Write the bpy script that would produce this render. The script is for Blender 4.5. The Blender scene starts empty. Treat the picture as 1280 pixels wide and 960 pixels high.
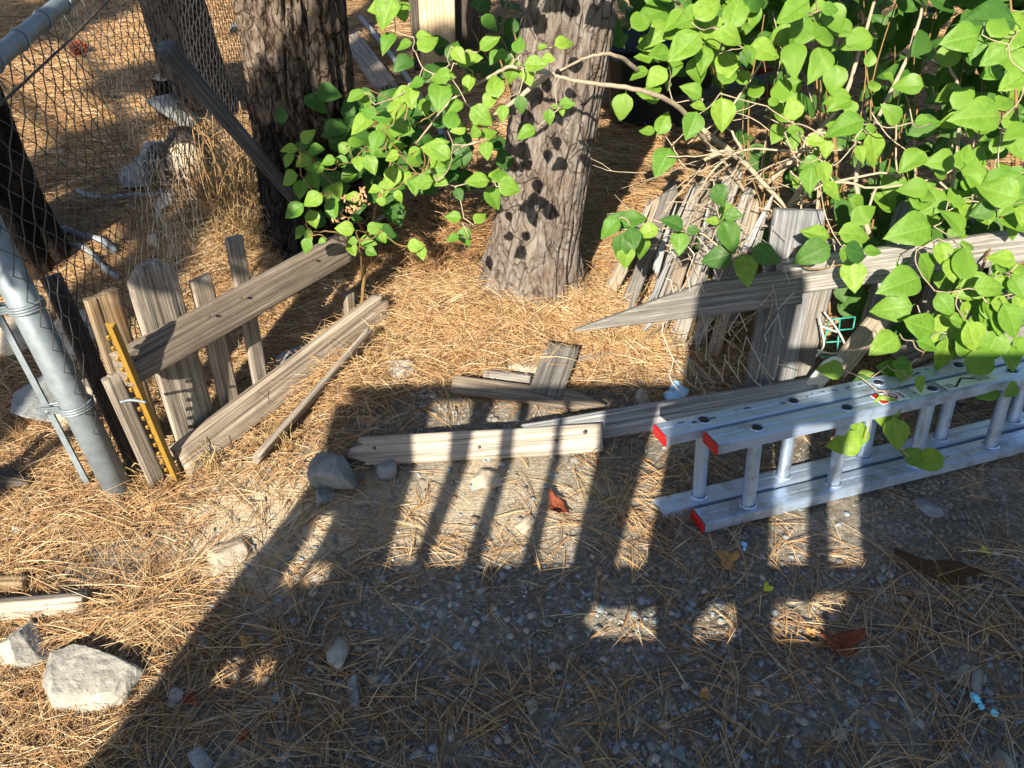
import bpy, bmesh, math, random
import numpy as np
from mathutils import Vector, Matrix
random.seed(7)
RNG = np.random.default_rng(11)
R = math.radians

# ------------------------------------------------------------------ camera, world, sun
scene = bpy.context.scene
COL = scene.collection
PITCH, F, CAMZ = R(40.0), 967.0, 1.6
cd = bpy.data.cameras.new('camera'); cam = bpy.data.objects.new('camera', cd); COL.objects.link(cam)
cam.location = (0, 0, CAMZ); cam.rotation_euler = (math.pi/2 - PITCH, 0, 0)
cd.sensor_width = 36; cd.lens = 36*F/1280; cd.clip_start = .02; cd.clip_end = 400
scene.camera = cam

SUN_AZ, SUN_EL = R(16.5), R(33.0)          # light travels away from the camera and to the right
LDIR = Vector((math.sin(SUN_AZ)*math.cos(SUN_EL), math.cos(SUN_AZ)*math.cos(SUN_EL), -math.sin(SUN_EL)))
w = bpy.data.worlds.new('World'); scene.world = w; w.use_nodes = True
nt = w.node_tree; bg = nt.nodes['Background']
sky = nt.nodes.new('ShaderNodeTexSky'); sky.sky_type = 'NISHITA'; sky.sun_disc = False
sky.sun_elevation = SUN_EL; sky.sun_rotation = math.pi + SUN_AZ
sky.air_density = 1.0; sky.dust_density = 1.0
nt.links.new(sky.outputs[0], bg.inputs[0]); bg.inputs[1].default_value = .075
sd = bpy.data.lights.new('sun', 'SUN'); so = bpy.data.objects.new('sun', sd); COL.objects.link(so)
sd.energy = 5.0; sd.angle = R(.5); sd.color = (1, .89, .72)
so.rotation_euler = LDIR.to_track_quat('-Z', 'Y').to_euler(); so.location = (-3, -6, 8)
scene.view_settings.view_transform = 'Standard'; scene.view_settings.look = 'None'
scene.view_settings.exposure = 1.5; scene.view_settings.gamma = 1
scene.cycles.max_bounces = 6; scene.cycles.use_denoising = True

# ------------------------------------------------------------------ pixel <-> place
FW = Vector((0, math.cos(PITCH), -math.sin(PITCH))); RT = Vector((1, 0, 0))
UP = Vector((0, math.sin(PITCH), math.cos(PITCH))); BK = -FW
EYE = Vector((0, 0, CAMZ))
def ray(px, py): return FW + RT*((px-640)/F) + UP*((480-py)/F)
def D(px, py, t): return EYE + ray(px, py)*t                     # at depth t
def G(px, py, z=0.0):
    d = ray(px, py); return EYE + d*((z-CAMZ)/d.z)
def VY(px, py, Y):
    d = ray(px, py); return EYE + d*(Y/d.y)
def PL(px, py, p, n):
    d = ray(px, py); return EYE + d*((p-EYE).dot(n)/d.dot(n))
def to_px(x, y, z):                                             # numpy
    fy, fz = math.cos(PITCH), -math.sin(PITCH)
    dep = y*fy + (z-CAMZ)*fz; up = y*math.sin(PITCH) + (z-CAMZ)*math.cos(PITCH)
    return 640 + F*x/dep, 480 - F*up/dep, dep

# ------------------------------------------------------------------ numpy noise
def _h(i, j, k, s):
    n = (i*374761393 + j*668265263 + k*2147483647 + s*974634) & 0xffffffff
    n = ((n ^ (n >> 13))*1274126177) & 0xffffffff
    n = ((n ^ (n >> 16))*2246822519) & 0xffffffff
    return ((n ^ (n >> 15)) & 0xffff)/65535.0
def vn(x, y, z, s=0):
    x = np.asarray(x, float); y = np.asarray(y, float)+0*x; z = np.asarray(z, float)+0*x
    i, j, k = (np.floor(a).astype(np.int64) for a in (x, y, z))
    a, b, c = x-i, y-j, z-k
    a, b, c = (q*q*(3-2*q) for q in (a, b, c))
    r = 0
    for di in (0, 1):
        for dj in (0, 1):
            for dk in (0, 1):
                r = r + _h(i+di, j+dj, k+dk, s)*(a if di else 1-a)*(b if dj else 1-b)*(c if dk else 1-c)
    return r*2-1
def fbm(x, y, z, o=4, s=0):
    r, a, f = 0, .5, 1.0
    for q in range(o):
        r = r + a*vn(np.asarray(x)*f, np.asarray(y)*f, np.asarray(z)*f, s+q*17); a *= .5; f *= 2.03
    return r

def gz(x, y):                                                   # the lie of the land
    x = np.asarray(x, float); y = np.asarray(y, float)
    h = .020*fbm(x*1.3, y*1.3, 0*x, 3, 5) + .012*fbm(x*5, y*5, 0*x, 3, 9)
    near = np.exp(-((x*x+y*y)/9.0)**2)
    h = h*near + (1-near)*.06*fbm(x*.7, y*.7, 0*x, 3, 3)
    h = h + .055*np.exp(-(((x-.02)/.45)**2+((y-2.35)/.28)**2))     # mound round the middle trunk
    h = h + .05*np.exp(-(((x+.75)/.35)**2+((y-2.7)/.3)**2))
    h = h - .03*np.exp(-(((x+.05)/.28)**2+((y-1.72)/.1)**2))       # hollow between the fallen boards
    h = h + .03*np.exp(-(((x+.38)/.3)**2+((y-1.75)/.14)**2))
    return h
def gzf(x, y): return float(gz(np.array([x]), np.array([y]))[0])
def GG(px, py, dz=0.0):
    p = G(px, py, 0)
    for _ in range(3): p = G(px, py, gzf(p.x, p.y)+dz)
    return p

# ------------------------------------------------------------------ materials
def rgb(h, k=1.0):
    h = h.lstrip('#'); c = [int(h[i:i+2], 16)/255 for i in (0, 2, 4)]
    return tuple((((v+.055)/1.055)**2.4 if v > .04 else v/12.92)*k for v in c)+(1,)
class NM:
    def __init__(s, name):
        s.m = bpy.data.materials.new(name); s.m.use_nodes = True
        s.t = s.m.node_tree; s.b = s.t.nodes['Principled BSDF']; s.o = s.t.nodes['Material Output']
    def n(s, t, **k):
        q = s.t.nodes.new('ShaderNode'+t)
        for a, v in k.items(): setattr(q, a, v)
        return q
    def l(s, a, b): s.t.links.new(a, b)
    def coord(s, scale=(1, 1, 1), kind='Object', rnd=True):
        tc = s.n('TexCoord'); mp = s.n('Mapping'); mp.inputs['Scale'].default_value = scale
        s.l(tc.outputs[kind], mp.inputs[0])
        if rnd:
            oi = s.n('ObjectInfo'); mu = s.n('Math', operation='MULTIPLY'); mu.inputs[1].default_value = 37
            s.l(oi.outputs['Random'], mu.inputs[0]); cb = s.n('CombineXYZ')
            for i in range(3): s.l(mu.outputs[0], cb.inputs[i])
            s.l(cb.outputs[0], mp.inputs['Location'])
        return mp.outputs[0]
    def noise(s, vec, scale, detail=4, rough=.6, dist=0):
        q = s.n('TexNoise'); q.inputs['Scale'].default_value = scale; q.inputs['Detail'].default_value = detail
        q.inputs['Roughness'].default_value = rough; q.inputs['Distortion'].default_value = dist
        s.l(vec, q.inputs['Vector']); return q.outputs['Fac']
    def ramp(s, fac, stops):
        q = s.n('ValToRGB'); e = q.color_ramp.elements
        while len(e) < len(stops): e.new(.5)
        for i, (p, c) in enumerate(stops): e[i].position = p; e[i].color = c if len(c) == 4 else tuple(c)+(1,)
        s.l(fac, q.inputs[0]); return q.outputs[0]
    def mix(s, fac, a, b, mode='MIX'):
        q = s.n('Mix', data_type='RGBA', blend_type=mode)
        for i, v in ((0, fac), (6, a), (7, b)):
            if hasattr(v, 'links'): s.l(v, q.inputs[i])
            else: q.inputs[i].default_value = v
        return q.outputs[2]
    def bump(s, h, strength=.3, dist=.01, prev=None):
        q = s.n('Bump'); q.inputs['Strength'].default_value = strength; q.inputs['Distance'].default_value = dist
        s.l(h, q.inputs['Height'])
        if prev is not None: s.l(prev, q.inputs['Normal'])
        return q.outputs[0]
    def fin(s, col, rough=.8, normal=None, spec=.3, metal=0):
        if hasattr(col, 'links'): s.l(col, s.b.inputs['Base Color'])
        else: s.b.inputs['Base Color'].default_value = col
        if hasattr(rough, 'links'): s.l(rough, s.b.inputs['Roughness'])
        else: s.b.inputs['Roughness'].default_value = rough
        s.b.inputs['Specular IOR Level'].default_value = spec; s.b.inputs['Metallic'].default_value = metal
        if normal is not None: s.l(normal, s.b.inputs['Normal'])
        return s.m

def wood_mat(name, dark, mid, light, stain=None):
    dark, mid, light, stain = (None if c is None else tuple(x*.66 for x in c[:3])+(1,) for c in (dark, mid, light, stain))
    m = NM(name)
    v = m.coord((.75, 42, 42)); g = m.noise(v, 3.2, 6, .68, .25)
    v2 = m.coord((1.4, 140, 140)); g2 = m.noise(v2, 2.2, 3, .7)
    v3 = m.coord((3, 5, 5)); b = m.noise(v3, 2.2, 4, .6)
    c = m.ramp(g, [(.34, dark), (.47, mid), (.62, light)])
    c = m.mix(m.ramp(g2, [(.36, (.45,)*3), (.52, (1,)*3)]), m.mix(1, c, (.55, .5, .46, 1), 'MULTIPLY'), c)
    c = m.mix(m.ramp(b, [(.46, (0,)*3), (.72, (.6,)*3)]), c, stain or tuple(x*.62 for x in mid[:3])+(1,))
    oi = m.n('ObjectInfo'); hv = m.n('HueSaturation')
    mr = m.n('MapRange'); mr.inputs[3].default_value = .72; mr.inputs[4].default_value = 1.2
    m.l(oi.outputs['Random'], mr.inputs[0]); m.l(mr.outputs[0], hv.inputs['Value']); m.l(c, hv.inputs['Color'])
    n = m.bump(g, .55, .006); n = m.bump(g2, .5, .003, n)
    return m.fin(hv.outputs[0], .85, n, .2)
WOOD = wood_mat('weathered_wood', rgb('#6a6058'), rgb('#9a8d7e'), rgb('#c4b7a6'))
WOOD_TAN = wood_mat('tan_wood', rgb('#6a6156'), rgb('#a0968a'), rgb('#cdc3b5'))
WOOD_PALE = wood_mat('pale_wood', rgb('#857c72'), rgb('#b3a99c'), rgb('#d8cfc3'))
WOOD_GREY = wood_mat('silver_wood', rgb('#5c5a57'), rgb('#8b8884'), rgb('#b3b0aa'))
WOOD_DARK = wood_mat('dark_wood', rgb('#37332f'), rgb('#57514b'), rgb('#7a7169'))
WOOD_ORANGE = wood_mat('orange_stained_wood', rgb('#5e5040'), rgb('#94836c'), rgb('#bfae94'), rgb('#a9762f'))
WOOD_BLUE = wood_mat('blue_grey_wood', rgb('#63666a'), rgb('#92959a'), rgb('#bcbec1'))

def plain(name, c, rough=.6, spec=.4, metal=0, var=.25, scale=40, bstr=.2):
    m = NM(name); v = m.coord(); g = m.noise(v, scale, 5, .65); g2 = m.noise(v, scale*.15, 3)
    k = m.mix(m.ramp(g, [(.3, (0,)*3), (.7, (1,)*3)]), tuple(x*(1-var) for x in c[:3])+(1,), tuple(min(1, x*(1+var)) for x in c[:3])+(1,))
    k = m.mix(m.ramp(g2, [(.35, (0,)*3), (.7, (.5,)*3)]), k, tuple(x*(1-var) for x in c[:3])+(1,))
    return m.fin(k, rough, m.bump(g, bstr, .004), spec, metal)

def bark_mat(name, stops, shade_top=None, sc=1, crack=(26, 26, 9), ckd=.36, ckw=.09, ckb=.8, k=.36):
    stops = [(p, tuple(x*k for x in c[:3])+(1,)) for p, c in stops]
    m = NM(name); v = m.coord((9*sc, 9*sc, 4.5*sc), rnd=False); a = m.noise(v, 2.6, 8, .68, 1.2)
    v2 = m.coord((30, 30, 14), rnd=False); b = m.noise(v2, 3, 5, .7)
    v3 = m.coord((1, 1, 1), rnd=False); p = m.noise(v3, 7, 4, .6)
    c = m.ramp(a, stops)
    c = m.mix(m.ramp(b, [(.35, (.55,)*3), (.65, (1.0,)*3)]), m.mix(1, c, (.35, .32, .3, 1), 'MULTIPLY'), c)
    c = m.mix(m.ramp(p, [(.45, (0,)*3), (.7, (.45,)*3)]), c, rgb('#5f4c40'))
    if shade_top:  # shade on the lower trunk painted into the bark colour
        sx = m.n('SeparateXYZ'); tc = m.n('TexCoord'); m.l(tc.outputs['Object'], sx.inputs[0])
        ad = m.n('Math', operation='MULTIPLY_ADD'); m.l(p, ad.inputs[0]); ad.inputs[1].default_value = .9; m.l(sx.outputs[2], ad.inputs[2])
        f = m.ramp(ad.outputs[0], [(shade_top, (1,)*3), (shade_top+.12, (0,)*3)])
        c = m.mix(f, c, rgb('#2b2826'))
    nd = m.n('VectorMath', operation='MULTIPLY_ADD'); tn = m.n('TexNoise'); tn.inputs['Scale'].default_value = 9; tn.inputs['Detail'].default_value = 5
    tc2 = m.n('TexCoord'); m.l(tc2.outputs['Object'], tn.inputs['Vector']); m.l(tn.outputs['Color'], nd.inputs[0]); nd.inputs[1].default_value = (.10, .10, .20); m.l(tc2.outputs['Object'], nd.inputs[2])
    mp2 = m.n('Mapping'); mp2.inputs['Scale'].default_value = crack; m.l(nd.outputs[0], mp2.inputs[0])
    vo = m.n('TexVoronoi', feature='DISTANCE_TO_EDGE'); vo.inputs['Scale'].default_value = 1; m.l(mp2.outputs[0], vo.inputs['Vector'])
    ck = m.ramp(vo.outputs['Distance'], [(.0, (0,)*3), (ckw, (1,)*3)])
    c = m.mix(ck, m.mix(1, c, (ckd, ckd*.93, ckd*.9, 1), 'MULTIPLY'), c)
    n = m.bump(ck, ckb, .010); n = m.bump(a, .7, .012, n); n = m.bump(b, .7, .005, n)
    return m.fin(c, .9, n, .15)
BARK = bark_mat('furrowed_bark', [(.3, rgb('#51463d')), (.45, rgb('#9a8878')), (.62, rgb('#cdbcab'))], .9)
BARK_MID = bark_mat('flaky_pale_bark', [(.3, rgb('#6d635b')), (.45, rgb('#ada197')), (.64, rgb('#d8cfc6'))], crack=(22, 22, 7), ckd=.55, ckw=.06, ckb=.6, k=.35)
BARK_FAR = bark_mat('grey_bark', [(.3, rgb('#2b2724')), (.47, rgb('#54504c')), (.66, rgb('#7d7771'))], k=.8)
CHAR = bark_mat('charred_bark', [(.3, rgb('#100f0f')), (.5, rgb('#232221')), (.7, rgb('#3d3a38'))])
CUTWOOD = plain('cut_wood', rgb('#a89a88'), .85, .2, var=.3)
TWIG = plain('pale_twig', rgb('#988b78'), .8, .2, scale=60)
TWIG_BROWN = plain('brown_twig', rgb('#77603f'), .8, .2, scale=60)
STICK_BLUE = plain('grey_stick', rgb('#7d8388'), .8, .2, scale=60)
GALV = plain('galvanised_steel', rgb('#78838a'), .55, .5, .4, .26, 26, .12)
GALV_WIRE = plain('galvanised_wire', rgb('#4f5153'), .5, .5, .5, .15, 60, .05)
WIRE_DARK = plain('rusty_wire', rgb('#5a5048'), .7, .4, .3, .2, 60, .05)
YELLOW = plain('yellow_paint', rgb('#856826'), .5, .5, 0, .15, 50, .1)
RED = plain('red_plastic', rgb('#a81219'), .4, .5, 0, .08, 30, .05)
GREENWIRE = plain('green_coated_wire', rgb('#2f8f80'), .5, .5)
BLUEPLASTIC = plain('blue_plastic', rgb('#8fbfe6'), .5, .5, 0, .1, 30)
BIN = plain('dark_blue_plastic', rgb('#20282e'), .5, .5, 0, .12, 20)
POT = plain('red_brown_clay', rgb('#6e3524'), .8, .3)
PINK = plain('faded_pink_paint', rgb('#b98089'), .7, .3)
DRYLEAF = plain('rusty_dead_leaf', rgb('#70371f'), .75, .3, 0, .3, 50)
TANLEAF = plain('tan_dead_leaf', rgb('#a67a48'), .75, .3, 0, .3, 50)
YELLEAF = plain('yellow_leaf', rgb('#b9c23a'), .6, .3)
PAPER = plain('dirty_paper', rgb('#c9c6c0'), .8, .2)
BLACKINK = plain('black_ink', rgb('#26282a'), .6, .3)
STICKER = plain('label_film', rgb('#b9c6b6'), .4, .4, 0, .06, 20, .02)
STICKER_W = plain('white_label_film', rgb('#d6dadb'), .4, .4, 0, .05, 20, .02)

def alu_mat():
    m = NM('brushed_aluminium'); v = m.coord((2, 60, 60)); g = m.noise(v, 3, 5, .7); v2 = m.coord(); d = m.noise(v2, 9, 5, .65)
    c = m.mix(m.ramp(d, [(.5, (0,)*3), (.72, (1,)*3)]), rgb('#b0c4de'), rgb('#7b8086'))
    r = m.ramp(g, [(.3, (.33,)*3), (.7, (.55,)*3)])
    return m.fin(c, r, m.bump(g, .12, .002), .5, .72)
ALU = alu_mat()

def leaf_mat(name, a, b, vein):
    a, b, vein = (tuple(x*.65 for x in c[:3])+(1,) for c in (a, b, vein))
    m = NM(name); oi = m.n('ObjectInfo')
    c = m.ramp(oi.outputs['Random'], [(0, a), (1, b)])
    tc = m.n('TexCoord'); sx = m.n('SeparateXYZ'); m.l(tc.outputs['Object'], sx.inputs[0])
    ab = m.n('Math', operation='ABSOLUTE'); m.l(sx.outputs[1], ab.inputs[0])
    # side veins run out and forward from the midrib
    mu = m.n('Math', operation='MULTIPLY_ADD'); m.l(ab.outputs[0], mu.inputs[0]); mu.inputs[1].default_value = -.75; m.l(sx.outputs[0], mu.inputs[2])
    fr = m.n('Math', operation='PINGPONG'); m.l(mu.outputs[0], fr.inputs[0]); fr.inputs[1].default_value = .075
    sv = m.ramp(fr.outputs[0], [(0, (1,)*3), (.011, (0,)*3)])
    mid = m.ramp(ab.outputs[0], [(.008, (1,)*3), (.02, (0,)*3)])
    vv = m.mix(1, sv, mid, 'LIGHTEN')
    nz = m.noise(m.coord(), 6, 3); c = m.mix(m.ramp(nz, [(.35, (0,)*3), (.7, (.5,)*3)]), c, tuple(x*.72 for x in a[:3])+(1,))
    fa = m.n('Math', operation='MULTIPLY'); m.l(vv, fa.inputs[0]); fa.inputs[1].default_value = .2
    c = m.mix(fa.outputs[0], c, vein)
    sp_ = m.noise(m.coord((1, 1, 1)), 17, 4, .7); c = m.mix(m.ramp(sp_, [(.68, (0,)*3), (.75, (.75,)*3)]), c, rgb('#7a6a35'))
    rr = m.ramp(m.noise(m.coord((1, 1, 1)), 5, 3), [(.3, (.42,)*3), (.7, (.7,)*3)])
    m.fin(c, rr, m.bump(vv, -.12, .012), .3)
    tr = m.n('BsdfTranslucent'); m.l(m.mix(1, c, (1.0, 1.15, .45, 1), 'MULTIPLY'), tr.inputs[0])
    mx = m.n('MixShader'); mx.inputs[0].default_value = .32
    m.l(m.b.outputs[0], mx.inputs[1]); m.l(tr.outputs[0], mx.inputs[2]); m.l(mx.outputs[0], m.o.inputs[0])
    return m.m
LEAF = leaf_mat('green_leaf', rgb('#5f932e'), rgb('#98bb44'), rgb('#bdd683'))
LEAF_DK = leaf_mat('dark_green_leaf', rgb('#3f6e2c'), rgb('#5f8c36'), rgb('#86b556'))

def ground_mat():
    m = NM('dirt_and_litter'); v = m.coord(rnd=False)
    a = m.noise(v, 3.0, 6, .6); b = m.noise(v, 45, 6, .75); gk = m.noise(v, 180, 3, .7)
    dirt = m.ramp(b, [(.3, rgb('#5e584f')), (.5, rgb('#877f73')), (.72, rgb('#ada292'))])
    dirt = m.mix(m.ramp(a, [(.4, (0,)*3), (.65, (1,)*3)]), dirt, m.mix(1, dirt, rgb('#c9c4bb'), 'MULTIPLY'))
    vo = m.n('TexVoronoi'); vo.inputs['Scale'].default_value = 130; vo.inputs['Randomness'].default_value = 1; m.l(v, vo.inputs['Vector'])
    sp = m.n('SeparateColor'); m.l(vo.outputs['Color'], sp.inputs[0])
    st = m.ramp(sp.outputs[0], [(0, rgb('#5f6263')), (.5, rgb('#86857f')), (1, rgb('#b3ada3'))])
    fk = m.ramp(sp.outputs[1], [(.62, (0,)*3), (.66, (.8,)*3)])
    dirt = m.mix(fk, dirt, st)
    du = m.n('Attribute'); du.attribute_name = 'dust'; d2 = m.n('Math', operation='MULTIPLY_ADD'); m.l(a, d2.inputs[0]); d2.inputs[1].default_value = .8; m.l(du.outputs['Fac'], d2.inputs[2])
    dc = m.ramp(b, [(.3, rgb('#b8a88c')), (.7, rgb('#dccdb2'))]); dirt = m.mix(m.ramp(d2.outputs[0], [(.62, (0,)*3), (1.05, (.9,)*3)]), dirt, dc)
    # needle litter: crossed, stretched noises
    f = None
    for ang in (20, 75, 130, 165):
        mp = m.n('Mapping'); mp.inputs['Rotation'].default_value = (0, 0, R(ang)); mp.inputs['Scale'].default_value = (10, 190, 10)
        m.l(v, mp.inputs[0]); q = m.noise(mp.outputs[0], 1.0, 3, .6, .8)
        q2 = m.ramp(q, [(.5, (0,)*3), (.62, (1,)*3)])
        f = q2 if f is None else m.mix(.5, f, q2, 'ADD')
    lit = m.ramp(f, [(.0, rgb('#55422f')), (.4, rgb('#957552')), (.9, rgb('#cdb083'))])
    at = m.n('Attribute'); at.attribute_name = 'litter'
    ad = m.n('Math', operation='MULTIPLY_ADD'); m.l(a, ad.inputs[0]); ad.inputs[1].default_value = .6; m.l(at.outputs['Fac'], ad.inputs[2])
    c = m.mix(m.ramp(ad.outputs[0], [(.78, (0,)*3), (1.15, (1,)*3)]), dirt, lit)
    n = m.bump(b, .6, .014); n = m.bump(gk, .7, .005, n); n = m.bump(f, .5, .006, n)
    return m.fin(c, .95, n, .1)
GROUND = ground_mat()
def stone_mat(name, c1, c2, c3):
    c1, c2, c3 = (tuple(x*.8 for x in c[:3])+(1,) for c in (c1, c2, c3))
    m = NM(name); v = m.coord(); a = m.noise(v, 14, 7, .7); b = m.noise(v, 90, 4, .7); w_ = m.coord((8, 40, 20)); s_ = m.noise(w_, 3, 4, .6)
    c = m.ramp(a, [(.3, c1), (.5, c2), (.7, c3)])
    c = m.mix(m.ramp(s_, [(.5, (0,)*3), (.7, (.4,)*3)]), c, c1)
    n = m.bump(a, .6, .02); n = m.bump(b, .5, .004, n)
    return m.fin(c, .88, n, .2)
STONE = stone_mat('grey_stone', rgb('#7d7c78'), rgb('#9f9c94'), rgb('#bdb8ac'))
STONE_B = stone_mat('blue_grey_stone', rgb('#686c6d'), rgb('#888d8f'), rgb('#a8acac'))
STONE_T = stone_mat('tan_stone', rgb('#9a8f7f'), rgb('#bdb09c'), rgb('#d6cbb8'))
GRAVEL = [plain('gravel_blue', rgb('#7d8991'), .85, .25, 0, .25, 60), plain('gravel_grey', rgb('#79766f'), .85, .25, 0, .25, 60),
          plain('gravel_pale', rgb('#a29d95'), .85, .25, 0, .25, 60), plain('gravel_brown', rgb('#6e6053'), .85, .25, 0, .25, 60)]
NEEDLE = [plain('needle_tan', rgb('#b39670'), .6, .3, 0, .2, 30, 0), plain('needle_orange', rgb('#9f7950'), .6, .3, 0, .2, 30, 0),
          plain('needle_brown', rgb('#694f38'), .65, .3, 0, .2, 30, 0), plain('needle_pale', rgb('#c4b595'), .6, .3, 0, .2, 30, 0)]
GRASS = plain('straw_grass', rgb('#ad9669'), .65, .3, 0, .25, 25, 0)

# ------------------------------------------------------------------ object helpers
def link(name, me, mat, parent=None, loc=None):
    o = bpy.data.objects.new(name, me); COL.objects.link(o)
    if mat is not None and not me.materials:
        for q in (mat if isinstance(mat, (list, tuple)) else [mat]): me.materials.append(q)
    if loc is not None: o.location = loc
    if parent is not None: o.parent = parent
    return o
def tag(o, label=None, cat=None, group=None, kind=None):
    if label: o['label'] = label
    if cat: o['category'] = cat
    if group: o['group'] = group
    if kind: o['kind'] = kind
    return o
def thing(name, loc, label, cat, group=None):
    o = bpy.data.objects.new(name, None); COL.objects.link(o); o.location = loc; o.empty_display_size = .05
    return tag(o, label, cat, group)
def mesh(name, v, f, smooth=True):
    me = bpy.data.meshes.new(name); me.from_pydata([tuple(map(float, p)) for p in v], [], f); me.update()
    if smooth: me.polygons.foreach_set('use_smooth', [True]*len(me.polygons))
    return me
def fast_mesh(name, V, Fq, midx=None, smooth=True):
    n = Fq.shape[1]; me = bpy.data.meshes.new(name)
    me.vertices.add(len(V)); me.vertices.foreach_set('co', V.astype(np.float32).ravel())
    me.loops.add(Fq.size); me.loops.foreach_set('vertex_index', Fq.astype(np.int32).ravel())
    me.polygons.add(len(Fq)); me.polygons.foreach_set('loop_start', np.arange(0, Fq.size, n, dtype=np.int32))
    me.polygons.foreach_set('loop_total', np.full(len(Fq), n, dtype=np.int32))
    if midx is not None: me.polygons.foreach_set('material_index', midx.astype(np.int32))
    if smooth: me.polygons.foreach_set('use_smooth', np.ones(len(Fq), bool))
    me.update(calc_edges=True); me.validate(); return me
def place(o, M, parent=None):
    if parent is not None: o.parent = parent; M = Matrix.Translation(-parent.location) @ M
    o.matrix_basis = M
    return o

class TB:                                                       # tubes and slabs gathered into one mesh
    def __init__(s): s.v = []; s.f = []; s.mi = []
    def tube(s, pts, rad, n=5, cap=True, mi=0):
        pts = [Vector(p) for p in pts]; k = len(pts); b0 = len(s.v)
        rr = rad if isinstance(rad, (list, tuple)) else [rad]*k
        t0 = (pts[1]-pts[0]).normalized(); a = t0.orthogonal().normalized()
        for i, p in enumerate(pts):
            t = (pts[min(i+1, k-1)]-pts[max(i-1, 0)]).normalized()
            a = (a - t*a.dot(t)); a = a.normalized() if a.length > 1e-6 else t.orthogonal().normalized(); b = t.cross(a)
            for j in range(n):
                q = 2*math.pi*j/n; s.v.append(p + (a*math.cos(q)+b*math.sin(q))*rr[i])
        for i in range(k-1):
            for j in range(n):
                s.f.append((b0+i*n+j, b0+i*n+(j+1) % n, b0+(i+1)*n+(j+1) % n, b0+(i+1)*n+j)); s.mi.append(mi)
        if cap: s.f.append(tuple(b0+j for j in range(n))[::-1]); s.f.append(tuple(b0+(k-1)*n+j for j in range(n))); s.mi += [mi, mi]
    def box(s, c, ax, ay, az, sx, sy, sz):
        b0 = len(s.v); c = Vector(c)
        for i in (-1, 1):
            for j in (-1, 1):
                for k in (-1, 1): s.v.append(c+ax*(i*sx/2)+ay*(j*sy/2)+az*(k*sz/2))
        for q in ((0, 1, 3, 2), (4, 6, 7, 5), (0, 4, 5, 1), (2, 3, 7, 6), (0, 2, 6, 4), (1, 5, 7, 3)): s.f.append(tuple(b0+x for x in q)); s.mi.append(0)
    def me(s, name, smooth=True, origin=None):
        o = Vector(origin) if origin is not None else Vector((0, 0, 0))
        m = mesh(name, [p-o for p in s.v], s.f, smooth)
        if any(s.mi): m.polygons.foreach_set('material_index', s.mi)
        return m
    def obj(s, name, mat, parent=None, smooth=True):
        o = parent.location if parent is not None else s.v[0]
        return link(name, s.me(name, smooth, o), mat, parent, None if parent is not None else o)
def bend(pts, n=6, jit=0.0):                                    # smooth a polyline (Catmull-Rom)
    P = [Vector(p) for p in pts]; P = [P[0]*2-P[1]]+P+[P[-1]*2-P[-2]]; out = []
    for i in range(1, len(P)-2):
        for k in range(n):
            t = k/n; a, b, c, d = P[i-1:i+3]
            q = .5*((2*b)+(c-a)*t+(2*a-5*b+4*c-d)*t*t+(3*b-a-3*c+d)*t**3)
            out.append(q+Vector([random.uniform(-jit, jit) for _ in range(3)]))
    return out+[P[-2]]

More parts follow.
